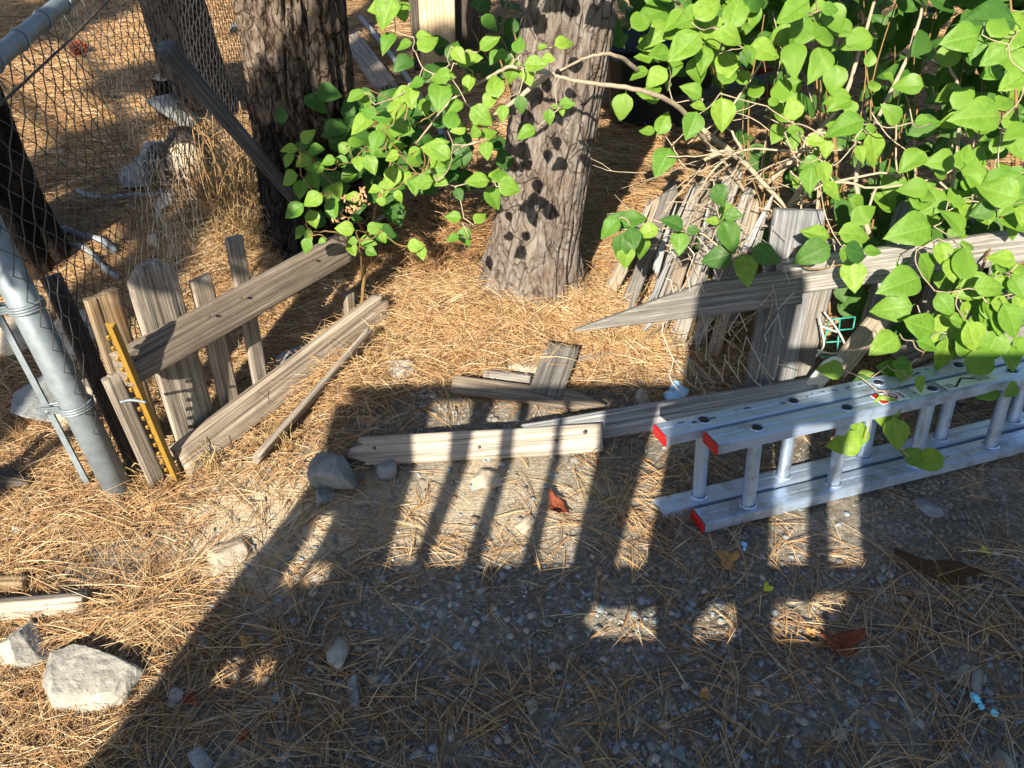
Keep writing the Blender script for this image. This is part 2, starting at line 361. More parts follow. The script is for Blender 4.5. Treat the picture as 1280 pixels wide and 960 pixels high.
def board(name, p0, p1, wdt, thk, wvec, mat, parent=None, end0='cut', end1='cut', seed=None, rough=1.0, twist=0.0, warp=.004):
    """one plank from p0 to p1; wvec: the way its width runs; grain relief is cut into its faces"""
    sd_ = seed if seed is not None else random.randrange(9999)
    p0, p1 = Vector(p0), Vector(p1); ex = (p1-p0); L = ex.length; ex.normalize()
    ey = Vector(wvec); ey = (ey-ex*ey.dot(ex)).normalized(); ez = ex.cross(ey)
    nx = max(10, int(L/.03)); ny = max(7, int(wdt/.009)); ny = min(ny, 16); bev = min(.12, .004/wdt*2)
    ts = [0, bev*.35]+[bev+(1-2*bev)*i/(ny-1) for i in range(ny)]+[1-bev*.35, 1]
    ring = [(t, 1) for t in ts]+[(t, 0) for t in ts[::-1]]
    m = len(ring); T = np.array([r[0] for r in ring]); S = np.array([r[1] for r in ring], float)
    edge = np.minimum(T, 1-T); rnd = np.where(edge < bev*.2, .30, np.where(edge < bev*.6, .1, 0))
    X = np.linspace(0, 1, nx+1); TT, XX = np.meshgrid(T, X); SS = np.meshgrid(S, X)[0]; RN = np.meshgrid(rnd, X)[0]
    x = XX*L; y = (TT-.5)*wdt; z = (SS-.5)*thk*(1-RN*1.6)
    relief = (fbm(x*1.5, y*160, 3+0*x, 3, sd_)*.0022 + fbm(x*2, y*60, 7+0*x, 2, sd_+3)*.0018)*rough
    z = z + np.where(SS > .5, 1, -1)*relief*(RN < .05)
    y = y*(1+.035*fbm(x*3, SS*3, 0*x, 2, sd_+5)) + warp*fbm(x*1.2, 0*x, 1+0*x, 2, sd_+8)*2
    z = z + warp*fbm(x*1.1, 0*x, 5+0*x, 2, sd_+9)*3
    for end, sgn in ((end0, 0), (end1, 1)):
        d = x if sgn == 0 else L-x
        if end == 'cut':
            cut = .003*fbm(TT*6, SS*3, 0*x, 2, sd_+sgn)
            x = x + np.where(d < 1e-6, cut*(1 if sgn == 0 else -1), 0)
        elif end == 'broken':
            cut = (.035*np.abs(fbm(TT*9, SS*4, 0*x, 3, sd_+20+sgn))+.05*np.abs(fbm(TT*2.5, SS*2, 0*x, 2, sd_+21+sgn)))*2
            k = np.clip(1-d/.12, 0, 1); x = x + k*cut*(1 if sgn == 0 else -1)
        elif end in ('point', 'point_low', 'sliver'):
            ln = {'point': wdt*1.6, 'point_low': wdt*4.0, 'sliver': L*.8}[end]; k = np.clip(1-d/ln, 0, 1)**1.05
            tgt = {'point': 0.0, 'point_low': -wdt*.42, 'sliver': wdt*.3}[end]
            y = y*(1-k*.93)+tgt*k; z = z*(1-k*.5)
        elif end == 'round':
            ln = wdt*.38; k = np.clip(1-d/ln, 0, 1); y = y*np.sqrt(np.clip(1-(k*.93)**2.2, .05, 1))
        elif end == 'dogear':
            ln = wdt*.3; k = np.clip(1-d/ln, 0, 1); y = y*(1-.55*k)
    if twist:
        a = twist*XX; y, z = y*np.cos(a)-z*np.sin(a), y*np.sin(a)+z*np.cos(a)
    V = np.stack([x, y, z], -1).reshape(-1, 3)
    f = []
    for i in range(nx):
        for j in range(m): f.append((i*m+j, i*m+(j+1) % m, (i+1)*m+(j+1) % m, (i+1)*m+j))
    h = m//2
    for b, flip in ((0, 0), (nx*m, 1)):
        for j in range(h-1):
            q = (b+j, b+j+1, b+m-2-j, b+m-1-j); f.append(q[::-1] if not flip else q)
    me = mesh(name, V, f); me.polygons.foreach_set('use_smooth', [True]*(nx*m)+[False]*(2*(h-1)))
    M = Matrix(((ex.x, ey.x, ez.x, p0.x), (ex.y, ey.y, ez.y, p0.y), (ex.z, ey.z, ez.z, p0.z), (0, 0, 0, 1)))
    return place(link(name, me, mat), M, parent)

def rock(name, px, py, wpx, hpx, label, mat, tall=.6, sink=.35, seed=0, rot=0, group=None, ang=.35):
    p = GG(px, py); t = (p-EYE).dot(FW); sx = wpx*t/F; sy = hpx*t/F/ max(.5, -ray(px, py).normalized().z)
    bm = bmesh.new(); bmesh.ops.create_icosphere(bm, subdivisions=5 if wpx > 50 else 4, radius=1)
    V = np.array([v.co[:] for v in bm.verts])
    rs = np.random.default_rng(seed+77); rad = np.ones(len(V))
    for _ in range(9):                                         # faceted by cutting planes
        n = rs.normal(size=3); n /= np.linalg.norm(n); d = rs.uniform(.42, .74); c = V@n
        rad = np.minimum(rad, np.where(c > 1e-3, d/np.maximum(c, 1e-3), 9))
    V = V*rad[:, None]; V = V*(1+.06*fbm(V[:, 0]*2.5, V[:, 1]*2.5, V[:, 2]*2.5, 4, seed)+.035*fbm(V[:, 0]*9, V[:, 1]*9, V[:, 2]*9, 3, seed+3))[:, None]
    V /= np.abs(V).max(0); sz = tall*min(sx, sy)
    c_, s_ = math.cos(rot), math.sin(rot)
    for v, q in zip(bm.verts, V):
        v.co = (q[0]*sx/2, q[1]*sy/2, q[2]*sz/2+sz*(.5-sink))
    me = bpy.data.meshes.new(name); bm.to_mesh(me); bm.free(); me.polygons.foreach_set('use_smooth', [True]*len(me.polygons)); me.set_sharp_from_angle(angle=.6)
    o = link(name, me, mat, None, (p.x, p.y, gzf(p.x, p.y))); o.rotation_euler.z = rot
    return tag(o, label, 'rock', group)

# ================================================================== GROUND
def bl(px, py, cx, cy, rx, ry): return np.exp(-(((px-cx)/rx)**2+((py-cy)/ry)**2))
def sg(v, a, b): return np.clip((v-a)/(b-a), 0, 1)
def litter(x, y):
    """how thick the needles lie at a place on the ground (0..1)"""
    px, py, dep = to_px(x, y, np.zeros_like(x)); ok = dep > .3
    px = np.where(ok, px, 640); py = np.where(ok, py, 900)
    d = .20 + .5*sg(px, 470, 330)*sg(py, 960, 850) + .5*sg(py, 520, 430)
    d = d + .3*bl(px, py, 600, 400, 130, 60)+.25*bl(px, py, 520, 640, 260, 60)+.3*bl(px, py, 40, 620, 130, 60)+.25*bl(px, py, 1180, 780, 160, 70)
    d = d + .3*bl(px, py, 800, 640, 60, 60) + .3*bl(px, py, 560, 890, 260, 50)+.3*bl(px, py, 430, 520, 60, 60)
    d = d - .8*bl(px, py, 120, 690, 80, 45)-.7*bl(px, py, 310, 680, 95, 75)-.35*bl(px, py, 620, 630, 200, 60)-.35*bl(px, py, 1120, 640, 150, 40)-.35*bl(px, py, 600, 545, 120, 30)
    d = d - .2*bl(px, py, 640, 800, 260, 70) - .2*bl(px, py, 260, 870, 90, 70)
    return np.clip(d, .04, 1)
def axis(a, b, st, far):
    c = list(np.arange(a, b+1e-6, st)); l = []; q, s = a, st
    while q > -far: s *= 1.3; q -= s; l.append(q)
    r = []; q, s = b, st
    while q < far: s *= 1.3; q += s; r.append(q)
    return np.array(l[::-1]+c+r)
gx, gy = axis(-2.6, 2.6, .018, 70), axis(.25, 4.6, .018, 70)
X, Y = np.meshgrid(gx, gy); Z = gz(X, Y)
near = (np.abs(X) < 3) & (Y < 5) & (Y > 0)
Z = Z + near*.006*fbm(X*24, Y*24, 0*X, 3, 44)
nxg, nyg = len(gx), len(gy)
I = np.arange(nxg*nyg).reshape(nyg, nxg)
Fq = np.stack([I[:-1, :-1], I[:-1, 1:], I[1:, 1:], I[1:, :-1]], -1).reshape(-1, 4)
gm = fast_mesh('ground', np.stack([X, Y, Z], -1).reshape(-1, 3), Fq)
at = gm.attributes.new('litter', 'FLOAT', 'POINT'); at.data.foreach_set('value', litter(X.ravel(), Y.ravel()).astype(np.float32))
def dusty(x, y):  # pale dust, also carrying sunlit brightness in the ground colour
    px, py, dep = to_px(x, y, 0*x); px = np.where(dep > .3, px, 9e3); return np.clip(.95*bl(px, py, 300, 670, 120, 90)+.5*bl(px, py, 600, 620, 210, 75)+.2*bl(px, py, 880, 700, 260, 60)+.25*bl(px, py, 90, 900, 160, 90), 0, 1)
at = gm.attributes.new('dust', 'FLOAT', 'POINT'); at.data.foreach_set('value', dusty(X.ravel(), Y.ravel()).astype(np.float32))
tag(link('ground', gm, GROUND), kind='structure')

# ================================================================== UNSEEN CASTERS ADDED BEHIND THE CAMERA TO THROW THE SHADE
YR = -.4
def back(p, yr=YR):
    s = (p.y-yr)/LDIR.y; return p - LDIR*s
pr = thing('shade_railing', (0, YR, 0), 'weathered porch railing with boarded skirt and slats behind the camera', 'railing')
def ppoly(name, pts, dy=0.0, th=.03, zf=0.0):
    """a board in the railing's plane; corners given by where their shadow falls"""
    q = [back(G(px, py, zf), YR+dy) for px, py in pts]; k = len(q); tb = TB()
    for sg_ in (-1, 1): tb.v += [Vector((p.x, YR+dy+sg_*th/2, max(p.z, .0))) for p in q]
    tb.f.append(tuple(range(k))); tb.f.append(tuple(range(2*k-1, k-1, -1))); tb.mi += [0, 0]
    for a in range(k): tb.f.append((a, k+a, k+(a+1) % k, (a+1) % k)); tb.mi.append(0)
    return tb.obj(name, WOOD_DARK, pr, False)
SL = [((481, 512), (520, 560)), ((531, 576), (585, 620)), ((600, 648), (640, 685)), ((670, 712), (700, 742)), ((767, 805), (803, 835))]
def top(a, b): return b+.72*(b-a)
YT = 496
pv = ((385, 712), (425, 589))
ppoly('shade_post', [(118, 953), (208, 838), (392, 604), (420, 530), (432, 503), (470, 503), (405, 637), (345, 737), (283, 818), (262, 868), (200, 953)])  # added shade pieces; outlines follow the edge of the big shadow
ppoly('shade_board', [(404, 638), (470, 501), (548, YT), (481, 714), (425, 638)], .004)
ppoly('shade_board', [(424, 636), (481, 711), (478, 762), (408, 762), (404, 737), (421, 696)], .008)
ppoly('shade_board', [(424, 636), (421, 697), (397, 697), (378, 738), (371, 736)], .012)
ppoly('shade_board', [(344, 733), (410, 733), (480, 756), (480, 813), (283, 821)], .034)
ppoly('shade_board', [(305, 816), (326, 811), (306, 864), (288, 868)], .004)
ppoly('shade_board', [(262, 862), (290, 862), (336, 856), (420, 900), (700, 1300), (-300, 1300), (118, 953)], .07)
for (la, ra), (lb, rb) in zip([q for q in SL][:-1], SL[1:]):
    a0, a1 = la[1]+2, ra[1]+2; b0, b1 = lb[0]-2, rb[0]-2
    ppoly('shade_slat', [(a0, 714), (top(a0, a1), YT-1), (top(b0, b1), YT-1), (b0, 714)], .002)
ppoly('rail', [(455, 497), (455, 481), (1010, 481), (1010, 497)], .035)
ppoly('rail', [(476, 710), (476, 750), (940, 748), (1000, 736), (1600, 738), (1600, 710)], .036)
ppoly('shade_board', [(354, 809), (1700, 790), (1700, 1300), (400, 1300), (330, 900), (334, 857)], .105)
for q in ([(474, 740), (474, 812), (748, 800), (730, 782), (728, 768), (741, 757), (736, 740)], [(822, 740), (819, 770), (820, 800), (866, 794), (868, 768), (888, 750), (884, 740)], [(912, 740), (921, 760), (919, 800), (966, 790), (963, 768), (972, 740)], [(1062, 736), (1067, 745), (1050, 765), (1030, 772), (1028, 800), (1700, 800), (1700, 736)], [(745, 748), (758, 757), (790, 752), (800, 762), (822, 748), (822, 740), (745, 740)], [(968, 740), (972, 752), (990, 742), (1006, 750), (1020, 737), (1062, 736), (1062, 725), (968, 725)]):
    ppoly('shade_block', q, .07)  # added blocks leave gaps shaped like the lit ground patches
P_L = lambda px, py: (PL(px, py, Vector((0, 0, .285)), Zup), 0)
Zup = Vector((0, 0, 1))
ZB = back(G(700, 713)).z
pa, pb = back(G(SL[-1][0][1], 690)).x, back(P_L(985, 540)[0]).x
zt = back(D(905, 335, 2.1)).z
tb = TB(); tb.box(((pa+pb)/2, YR-.05, (zt+ZB)/2), Vector((1, 0, 0)), Vector((0, 1, 0)), Zup, pb-pa, .05, zt-ZB); tb.obj('post', WOOD_DARK, pr, False)  # added slab standing in for the shadow of the person at the camera
tb = TB(); tb.tube([((pa+pb)/2, YR-.075, zt), ((pa+pb)/2, YR-.025, zt)], (pb-pa)*.36, 24); tb.obj('head_shade_disc', WOOD_DARK, pr)  # added disc that rounds off that shadow as a head
HR = back(PL(1240, 452, Vector((0, 0, .285)), Zup)).z
def zr(a, b, name='shade_slat', z0=None, z1=None, dy=.0):
    xa, xb = back(P_L(a, 535)[0]).x, back(P_L(b, 535)[0]).x; z0 = ZB if z0 is None else z0; z1 = HR if z1 is None else z1
    tb = TB(); tb.box(((xa+xb)/2, YR+dy, (z0+z1)/2), Vector((1, 0, 0)), Vector((0, 1, 0)), Zup, xb-xa, .03, z1-z0); tb.obj(name, WOOD_DARK, pr, False)
zr(1046, 1072); zr(1116, 1900); zr(980, 1900, 'rail', HR-.05, HR+.0, .034)  # added wide slats and rail that shade the right of the ladder
# unseen pine behind the camera, boughs placed to shade the trunk and the slope
def clump(tb, c, r, n, rs):
    for _ in range(n):
        d = Vector(rs.normal(size=3)); d.normalize(); p = c+d*r*rs.uniform(.2, 1)**.5
        e = Vector(rs.normal(size=3)).normalized()*.09; g = e.orthogonal().normalized()*.012
        b0 = len(tb.v); tb.v += [p-e-g, p-e+g, p+e+g, p+e-g]; tb.f.append((b0, b0+1, b0+2, b0+3)); tb.mi.append(0)
bp = thing('pine_tree', (-3.4, -4.2, 0), 'unseen pine behind the camera with boughs placed to shade the yard', 'tree')
tb = TB(); tb.tube([(-3.4, -4.2, -.1), (-3.35, -4.2, 2.5), (-3.4, -4.1, 6)], [.22, .19, .14], 12); tb.obj('trunk', BARK_FAR, bp)
tb = TB(); rs = np.random.default_rng(3)
tgt = VY(392, 205, 2.74); cc = tgt-LDIR*3.6
clump(tb, cc, .24, 1500, rs); clump(tb, cc+Vector((.12, .0, -.16)), .22, 1100, rs); clump(tb, cc+Vector((.02, .0, -.3)), .2, 900, rs)
limbs = [cc]
for q, r, n in (((60, 25), .5, 1300), ((-120, 40), .6, 1500), ((180, 100), .2, 260), ((120, 190), .25, 350), ((470, 70), .22, 500), ((560, 100), .3, 700), ((860, 60), .7, 2000), ((30, 230), .18, 250), ((1000, 20), .7, 1500)):
    c2 = G(*q)-LDIR*9; clump(tb, c2, r, n, rs); limbs.append(c2)
c2 = VY(240, 60, 4.2)-LDIR*7; clump(tb, c2, .34, 900, rs); limbs.append(c2)
tb.obj('crown', plain('pine_foliage', rgb('#4e6a34'), .7, .3), bp)
tb = TB()
for c2 in limbs:
    tb.tube(bend([(-3.38, -4.15, min(5.6, c2.z-.3)), (c2+Vector((-3.38, -4.15, c2.z)))/2, c2], 4), .03, 5)
tb.obj('limb', BARK_FAR, bp)

# ================================================================== TREES
def trunk(name, base, top, r0, r1, mat, label, cat='tree', ext=2.2, depth=.02, fx=9, fz=2.6, flare=.06, nth=230, seed=0, hfine=None, lay=0):
    base, top = Vector(base), Vector(top); Lg = (top-base).length; ax = (top-base)/Lg
    zs = np.concatenate([np.arange(-.08, Lg+.15, .007), np.linspace(Lg+.2, Lg+ext, 14)])
    th = np.linspace(0, 2*np.pi, nth, endpoint=False); TH, ZZ = np.meshgrid(th, zs)
    r = r0+(r1-r0)*ZZ/Lg; r = np.maximum(r, r1*.6) + flare*np.exp(-np.clip(ZZ, 0, 9)/.1)*(.6+.6*np.abs(np.sin(TH*2.5+seed)))
    cx, cy = np.cos(TH), np.sin(TH); k = fx
    wz = ZZ*fz + .8*vn(cx*2, cy*2, ZZ*2, seed+4)
    warp = .35*vn(cx*3, cy*3, ZZ*5, seed+2)
    n1 = fbm(cx*k*.34+warp, cy*k*.34+warp, wz, 3, seed)
    fur = np.clip(np.abs(n1)*6.5, 0, 1)**.8                      # plates between furrows
    step = np.round((fbm(cx*k*.5, cy*k*.5, wz*1.6, 3, seed+9))*5)/5
    fine = fbm(cx*k*2, cy*k*2, ZZ*26, 3, seed+5)
    r = r + depth*(fur-1)*1.0 + depth*.45*step*fur + depth*.28*fine + .02*fbm(cx*1.2, cy*1.2, ZZ*1.3, 2, seed+7)
    X = r*cx + ax.x*ZZ; Y = r*cy + ax.y*ZZ; Zv = ZZ*ax.z
    m = nth; I = np.arange(X.size).reshape(X.shape); J = np.roll(I, -1, 1)
    Fq = np.stack([I[:-1], J[:-1], J[1:], I[1:]], -1).reshape(-1, 4)
    me = fast_mesh('trunk', np.stack([X, Y, Zv], -1).reshape(-1, 3), Fq)
    t = thing(name, base, label, cat); link('trunk', me, mat, t); return t
b = GG(385, 318); T_L = trunk('pine_tree', (b.x, b.y+.185, b.z), (-.752, b.y+.20, .898), .185, .185, BARK, 'thick furrowed pine trunk in the left half with shade painted dark on its lower bark', depth=.042, fx=15, fz=3.2, seed=3)
b = GG(660, 385); T_M = trunk('pine_tree', (b.x, b.y+.15, b.z), (.17, b.y+.17, .995), .155, .138, BARK_MID, 'pale flaky pine trunk in the middle spotted with leaf shadows', depth=.014, fx=16, fz=4, seed=8, flare=.075)
b = GG(245, 152); T_F = trunk('pine_tree', (b.x, b.y+.15, b.z), (-1.69, b.y+.05, 1.06), .165, .155, BARK_FAR, 'grey pine trunk beyond the chain link fence at upper left', depth=.015, fx=10, fz=2.2, seed=15, nth=160, flare=.04)
# limbs stubs and crowns far above the picture
for t, ht, sp in ((T_L, 3.0, 5), (T_M, 3.1, 9), (T_F, 3.2, 12)):
    rs = np.random.default_rng(sp); tb = TB(); cb = TB()
    for k in range(7):
        a = rs.uniform(-.3, 3.4); c0 = t.location+Vector((.06, .05, ht-.25+k*.02)); e = c0+Vector((math.cos(a)*1.1, abs(math.sin(a))*1.4, .7+rs.uniform(0, .8)))
        tb.tube(bend([c0, (c0+e)/2+Vector((0, 0, .12)), e], 4), .025, 5); clump(cb, e, .55, 260, rs)
    tb.obj('limb', BARK_FAR, t); cb.obj('crown', bpy.data.materials['pine_foliage'], t)

# charred stump behind the mesh at the left
def stump(name, base, r, h, mat, label, seed, spike=None, topmat=CUTWOOD, dp=.02):
    nth, nz = 90, 60; th = np.linspace(0, 2*np.pi, nth, endpoint=False); TH, ZN = np.meshgrid(th, np.linspace(0, 1, nz))
    cx, cy = np.cos(TH), np.sin(TH)
    hh = h*(1+.05*fbm(cx*2.5, cy*2.5, 0*cx, 2, seed))
    if spike: hh = hh + spike[1]*np.exp(-((np.angle(np.exp(1j*(TH-spike[0])))/spike[2])**2))
    ZZ = ZN*hh-.04
    rr = r*(1+.15*np.exp(-ZN*6)) + dp*fbm(cx*4, cy*4, ZZ*3, 4, seed+3)*1.4
    if spike: rr = rr*(1-.35*np.clip((ZZ-h)/spike[1], 0, 1))
    V = np.stack([rr*cx, rr*cy, ZZ], -1).reshape(-1, 3); I = np.arange(nth*nz).reshape(nz, nth); J = np.roll(I, -1, 1)
    f = np.stack([I[:-1], J[:-1], J[1:], I[1:]], -1).reshape(-1, 4).tolist()
    t = thing(name, base, label, 'stump'); link('bark', mesh('bark', V, f), mat, t)
    top = V[-nth:]; zc = h-.05 if spike else h-.045
    cen = np.array([[0, 0, zc]]); mid = top*.55+np.array([0, 0, zc*.45]); TV = np.concatenate([top*np.array([.985, .985, 1])-np.array([0, 0, .003]), mid, cen])
    f = [(j, (j+1) % nth, nth+(j+1) % nth, nth+j) for j in range(nth)]+[(nth+j, nth+(j+1) % nth, 2*nth) for j in range(nth)]
    link('cut_face', mesh('cut_face', TV, f), topmat, t); return t
stump('tree_stump', Vector((-1.98, 2.62, 0)), .215, .68, CHAR, 'large charred black stump with a jagged spike behind the mesh', 5, (0.15, .14, .32), WOOD_DARK)
p = GG(222, 150); stump('tree_stump', (p.x, p.y+.05, 0), .085, .27, CHAR, 'short dark stump with pale cut top before the far trunk', 9)
# cut log lying below it
p = GG(240, 226)
t = thing('cut_log', (p.x, p.y, .06), 'short grey log lying on its side with cut end facing the yard', 'log')
tb = TB(); e = Vector((-.28, -.94, .05)).normalized(); e = Vector((.35, -.92, .12)).normalized()
tb.tube([p+Vector((0, 0, .1))-e*.30, p+Vector((0, 0, .1))-e*.1, p+Vector((0, 0, .1))+e*.02], [.085, .092, .09], 18); tb.obj('bark', BARK_FAR, t)
tb = TB(); tb.tube([p+Vector((0, 0, .1))+e*.021, p+Vector((0, 0, .1))+e*.026], .084, 18); tb.obj('cut_face', CUTWOOD, t)

# ================================================================== CHAIN LINK FENCE
A = GG(150, 615); A.z = 0; CD = Vector((-.13, .99, 0)).normalized(); CN = Vector((CD.y, -CD.x, 0))
cf = thing('chain_link_fence', A, 'galvanised chain link fence with thick leaning end post at the left edge', 'fence')
ptop = D(-28, 262, 1.72); pd = (ptop-A).normalized()
tb = TB(); tb.tube([A-pd*.05, A+pd*.3, A+pd*1.25], .036, 28); tb.obj('post', GALV, cf)
tb = TB(); tb.tube([A+pd*1.25, A+pd*1.262], [.039, .03], 24); tb.obj('post_cap', GALV, cf)
barp = lambda s: PL(128, 620, A, CN)*0 + A - Vector((.085, .0, 0)) + pd*s + Vector((0, .01, 0))
tb = TB(); tb.box(barp(.6), pd, Vector((1, 0, 0)), pd.cross(Vector((1, 0, 0))).normalized(), 1.2, .017, .006); tb.obj('tension_bar', GALV, cf, False)
for s in (.285, .57, .95):
    g = TB(); c = A+pd*s; u = pd.orthogonal().normalized(); 
    e1 = (Vector((-1, 0, 0))-pd*(-pd.x)).normalized(); e2 = pd.cross(e1)
    pts = [c+e1*.039*math.cos(q)+e2*.039*math.sin(q) for q in np.linspace(.35, 2*math.pi-.35, 22)]
    pts = [c+e1*.1+e2*.010]+pts+[c+e1*.1-e2*.010]
    for dz in (-.007, 0, .007): g.tube([p+pd*dz for p in pts], .0042, 5)
    bo = g.obj('tension_band', GALV, cf)
    g = TB(); g.tube([c+e1*.072-e2*.018, c+e1*.072+e2*.018], .006, 6); q = g.obj('bolt', GALV, None); q.parent = bo; q.location = q.location - cf.location
TOPZ = 1.06; FAR = 5.0
def cpt(s, z): return A+CD*s+Vector((0, 0, z))
ra, rb = cpt(-.15, TOPZ), cpt(FAR, TOPZ)
tb = TB(); tb.tube([cpt(s, TOPZ) for s in np.linspace(-.1, FAR, 12)], .021, 20); tb.obj('top_rail', GALV, cf)
tb = TB(); tb.tube([cpt(s, TOPZ-.07)+CN*.0-Vector((.0, 0, .012*math.sin(s*2))) for s in np.linspace(-.1, FAR, 14)], .0035, 6); tb.obj('tension_wire', WIRE_DARK, cf)
wires = TB(); dw = .034; n = int((FAR-.02)/dw); nzk = int((TOPZ+.01)/dw)
for i in range(n):
    s0 = i*dw; pts = []
    for k in range(nzk+1):
        s = s0 + (dw if (k+i) % 2 else 0)*.98 ; z = .015+k*dw
        q = cpt(s, z)+CN*((.003 if (k % 2) else -.003)+.012*math.sin(s*2.3)*math.sin(z*3)+.008*math.sin(s*7+z*5))
        pts.append(q)
    wires.tube(pts, .0018, 3, False)
tag(wires.obj('wire_mesh', GALV_WIRE, cf), kind='stuff')
for s in np.arange(.12, 3.4, .16):                               # ties round the top rail
    g = TB(); c = cpt(s, TOPZ); g.tube([c+Vector((0, 0, 1)).lerp(Vector((0, 0, 1)), 0)*0+(CN*math.cos(q)+Vector((0, 0, 1))*math.sin(q))*.0235+CD*.006*q for q in np.linspace(-2.4, 3.6, 14)]+[c-Vector((0, 0, .06))+CD*.01], .0026, 4); g.obj('wire_tie', GALV, cf)
p2 = cpt(3.3, 0); tb = TB(); tb.tube([p2, p2+Vector((0, 0, TOPZ-.02))], .024, 12); tb.obj('post', GALV, cf)
# finer stock wire tied behind the left fence
t = TB()
O1, O2 = GG(214, 330), GG(262, 320)
for i in range(14):
    u = i/13; b0 = O1.lerp(O2, u); tpx = (262+ (u-.5)*70)
    t.tube([b0+Vector((random.uniform(-.006, .006), random.uniform(-.02, .02), z))+Vector((.02*math.sin(z*9+i), 0, 0)) for z in np.linspace(0, .42, 12)], .0013, 3, False)
for k in range(10):
    z = .03+k*.042; t.tube([O1.lerp(O2, u)+Vector((0, 0, z+.012*((i+k) % 2))) for i, u in enumerate(np.linspace(0, 1, 14))], .0013, 3, False)
tag(t.obj('stock_wire', plain('silvery_wire', rgb('#c9c2b4'), .5, .5), None), 'pale loose panel of stock wire standing beside the grey log', 'wire netting')

# ================================================================== LEFT PICKET FENCE (leaning, half fallen)
FO = GG(225, 590); FO.z = 0; FD = Vector((.55, .835, 0)).normalized(); FN = Vector((FD.y, -FD.x, 0))
lf = thing('picket_fence', FO, 'broken weathered picket fence at left with slanting upper rail and uneven pickets', 'fence')
def fp(px, py, off=0.0): return PL(px, py, FO+FN*off, FN)
Zu = Vector((0, 0, 1))
a, b = fp(152, 462, .0), fp(428, 311, .0)
board('rail', a, b+ (b-a)*.03, .095, .040, Zu-FN*.35, WOOD, lf, seed=5, rough=1.6)
a = GG(222, 594)+Vector((.02, 0, .055)); b = GG(493, 396); b.z += .07
board('rail', a, b, .10, .040, Zu-FN*.3, WOOD, lf, 'cut', 'broken', seed=12, rough=1.6)
pk = [  # top px, foot px, width px at depth, end, mat, back offset
    ((85, 350), (205, 640), 26, 'cut', WOOD_DARK, -.10),
    ((140, 470), (200, 604), 20, 'cut', WOOD_TAN, -.005),
    ((128, 368), (193, 566), 38, 'cut', WOOD_ORANGE, -.036),
    ((186, 328), (252, 566), 56, 'round', WOOD_TAN, -.036),
    ((251, 347), (293, 518), 26, 'cut', WOOD, -.036),
    ((293, 296), (331, 500), 20, 'cut', WOOD_TAN, -.036),
    ((436, 366), (441, 440), 14, 'cut', WOOD, -.036)]
for i, (tp, ft, wp, en, mt, off) in enumerate(pk):
    q1, q0 = fp(*tp, off), fp(*ft, off); q1 += (q1-EYE).normalized()*.05
    dep = (q0-EYE).dot(FW); wd = wp*dep/F*1.02
    if i == 0: q1, q0 = D(62, 345, 1.95), GG(178, 596)
    ob = board('picket', q0, q1, wd if i not in (0,) else .05, .022, FD, mt, lf, 'cut', en, seed=30+i, rough=2.2 if i in (3, 2) else 1.4, warp=.004)
    if i == 3:
        g = TB(); kp = fp(232, 440, off+.013); g.tube([kp, kp+FN*.002], [.012, .010], 10); o = g.obj('knot', WOOD_DARK, None); M = o.matrix_world.copy(); o.parent = ob; o.matrix_parent_inverse = ob.matrix_basis.inverted() @ Matrix.Translation(-lf.location)
for (x, y) in ((170, 447), (260, 395), (300, 372), (390, 325)):
    g = TB(); q = fp(x, y, .021); g.tube([q, q+FN*.006], .0035, 6); g.obj('nail', WIRE_DARK, lf)
# lighter plank slipped from it
a = GG(322, 586); b = GG(470, 440); a.z += .045; b.z += .10
tag(board('loose_plank', a, b, .062, .02, Zu+FN*.5, WOOD_TAN, None, 'cut', 'broken', seed=51), 'narrow loose plank slanting under the lower rail of the left fence', 'plank')
# yellow notched steel stake
st_b, st_t = GG(221, 601), D(137, 404, 1.80)
ys = thing('steel_stake', st_b, 'yellow notched steel stake standing against the left picket fence', 'stake')
e = (st_t-st_b).normalized(); sx_ = (RT - e*e.dot(RT)).normalized(); sn = e.cross(sx_); Ls = (st_t-st_b).length
if sn.dot(BK) < 0: sn = -sn
tb = TB(); tb.box(st_b+e*(Ls/2-.02), e, sx_, sn, Ls+.04, .021, .004); tb.obj('web', YELLOW, ys, False)
tb = TB(); tb.box(st_b+e*(Ls/2-.02)+sx_*.0115+sn*.008, e, sn, sx_, Ls+.04, .022, .004); tb.obj('flange', YELLOW, ys, False)
for k in range(15):
    c = st_b+e*(.05+k*(Ls-.09)/14)-sx_*.013+sn*.004
    tb = TB(); tb.tube([c-e*.006+sx_*.003, c-e*.003-sx_*.003, c+e*.003-sx_*.003, c+e*.006+sx_*.003], [.002, .004, .004, .002], 6); tb.obj('lug', YELLOW, ys)
tb = TB(); c = st_b+e*Ls*.58; tb.tube(bend([c+sx_*.02+sn*.02, c-sx_*.02+sn*.012, c-sx_*.045+sn*.02], 5), .004, 6); tb.obj('wire_clip', GALV, ys)

# slanting pole against the left trunk
a, b = VY(372, 255, 2.66), VY(207, 58, 2.2)
tag(board('leaning_pole', b, a, .048, .03, BK.cross((b-a).normalized()), wood_mat('slate_grey_wood', rgb('#464b50'), rgb('#686e74'), rgb('#8b9197')), None, seed=61), 'dark grey wooden pole leaning across the mesh onto the furrowed trunk', 'pole')

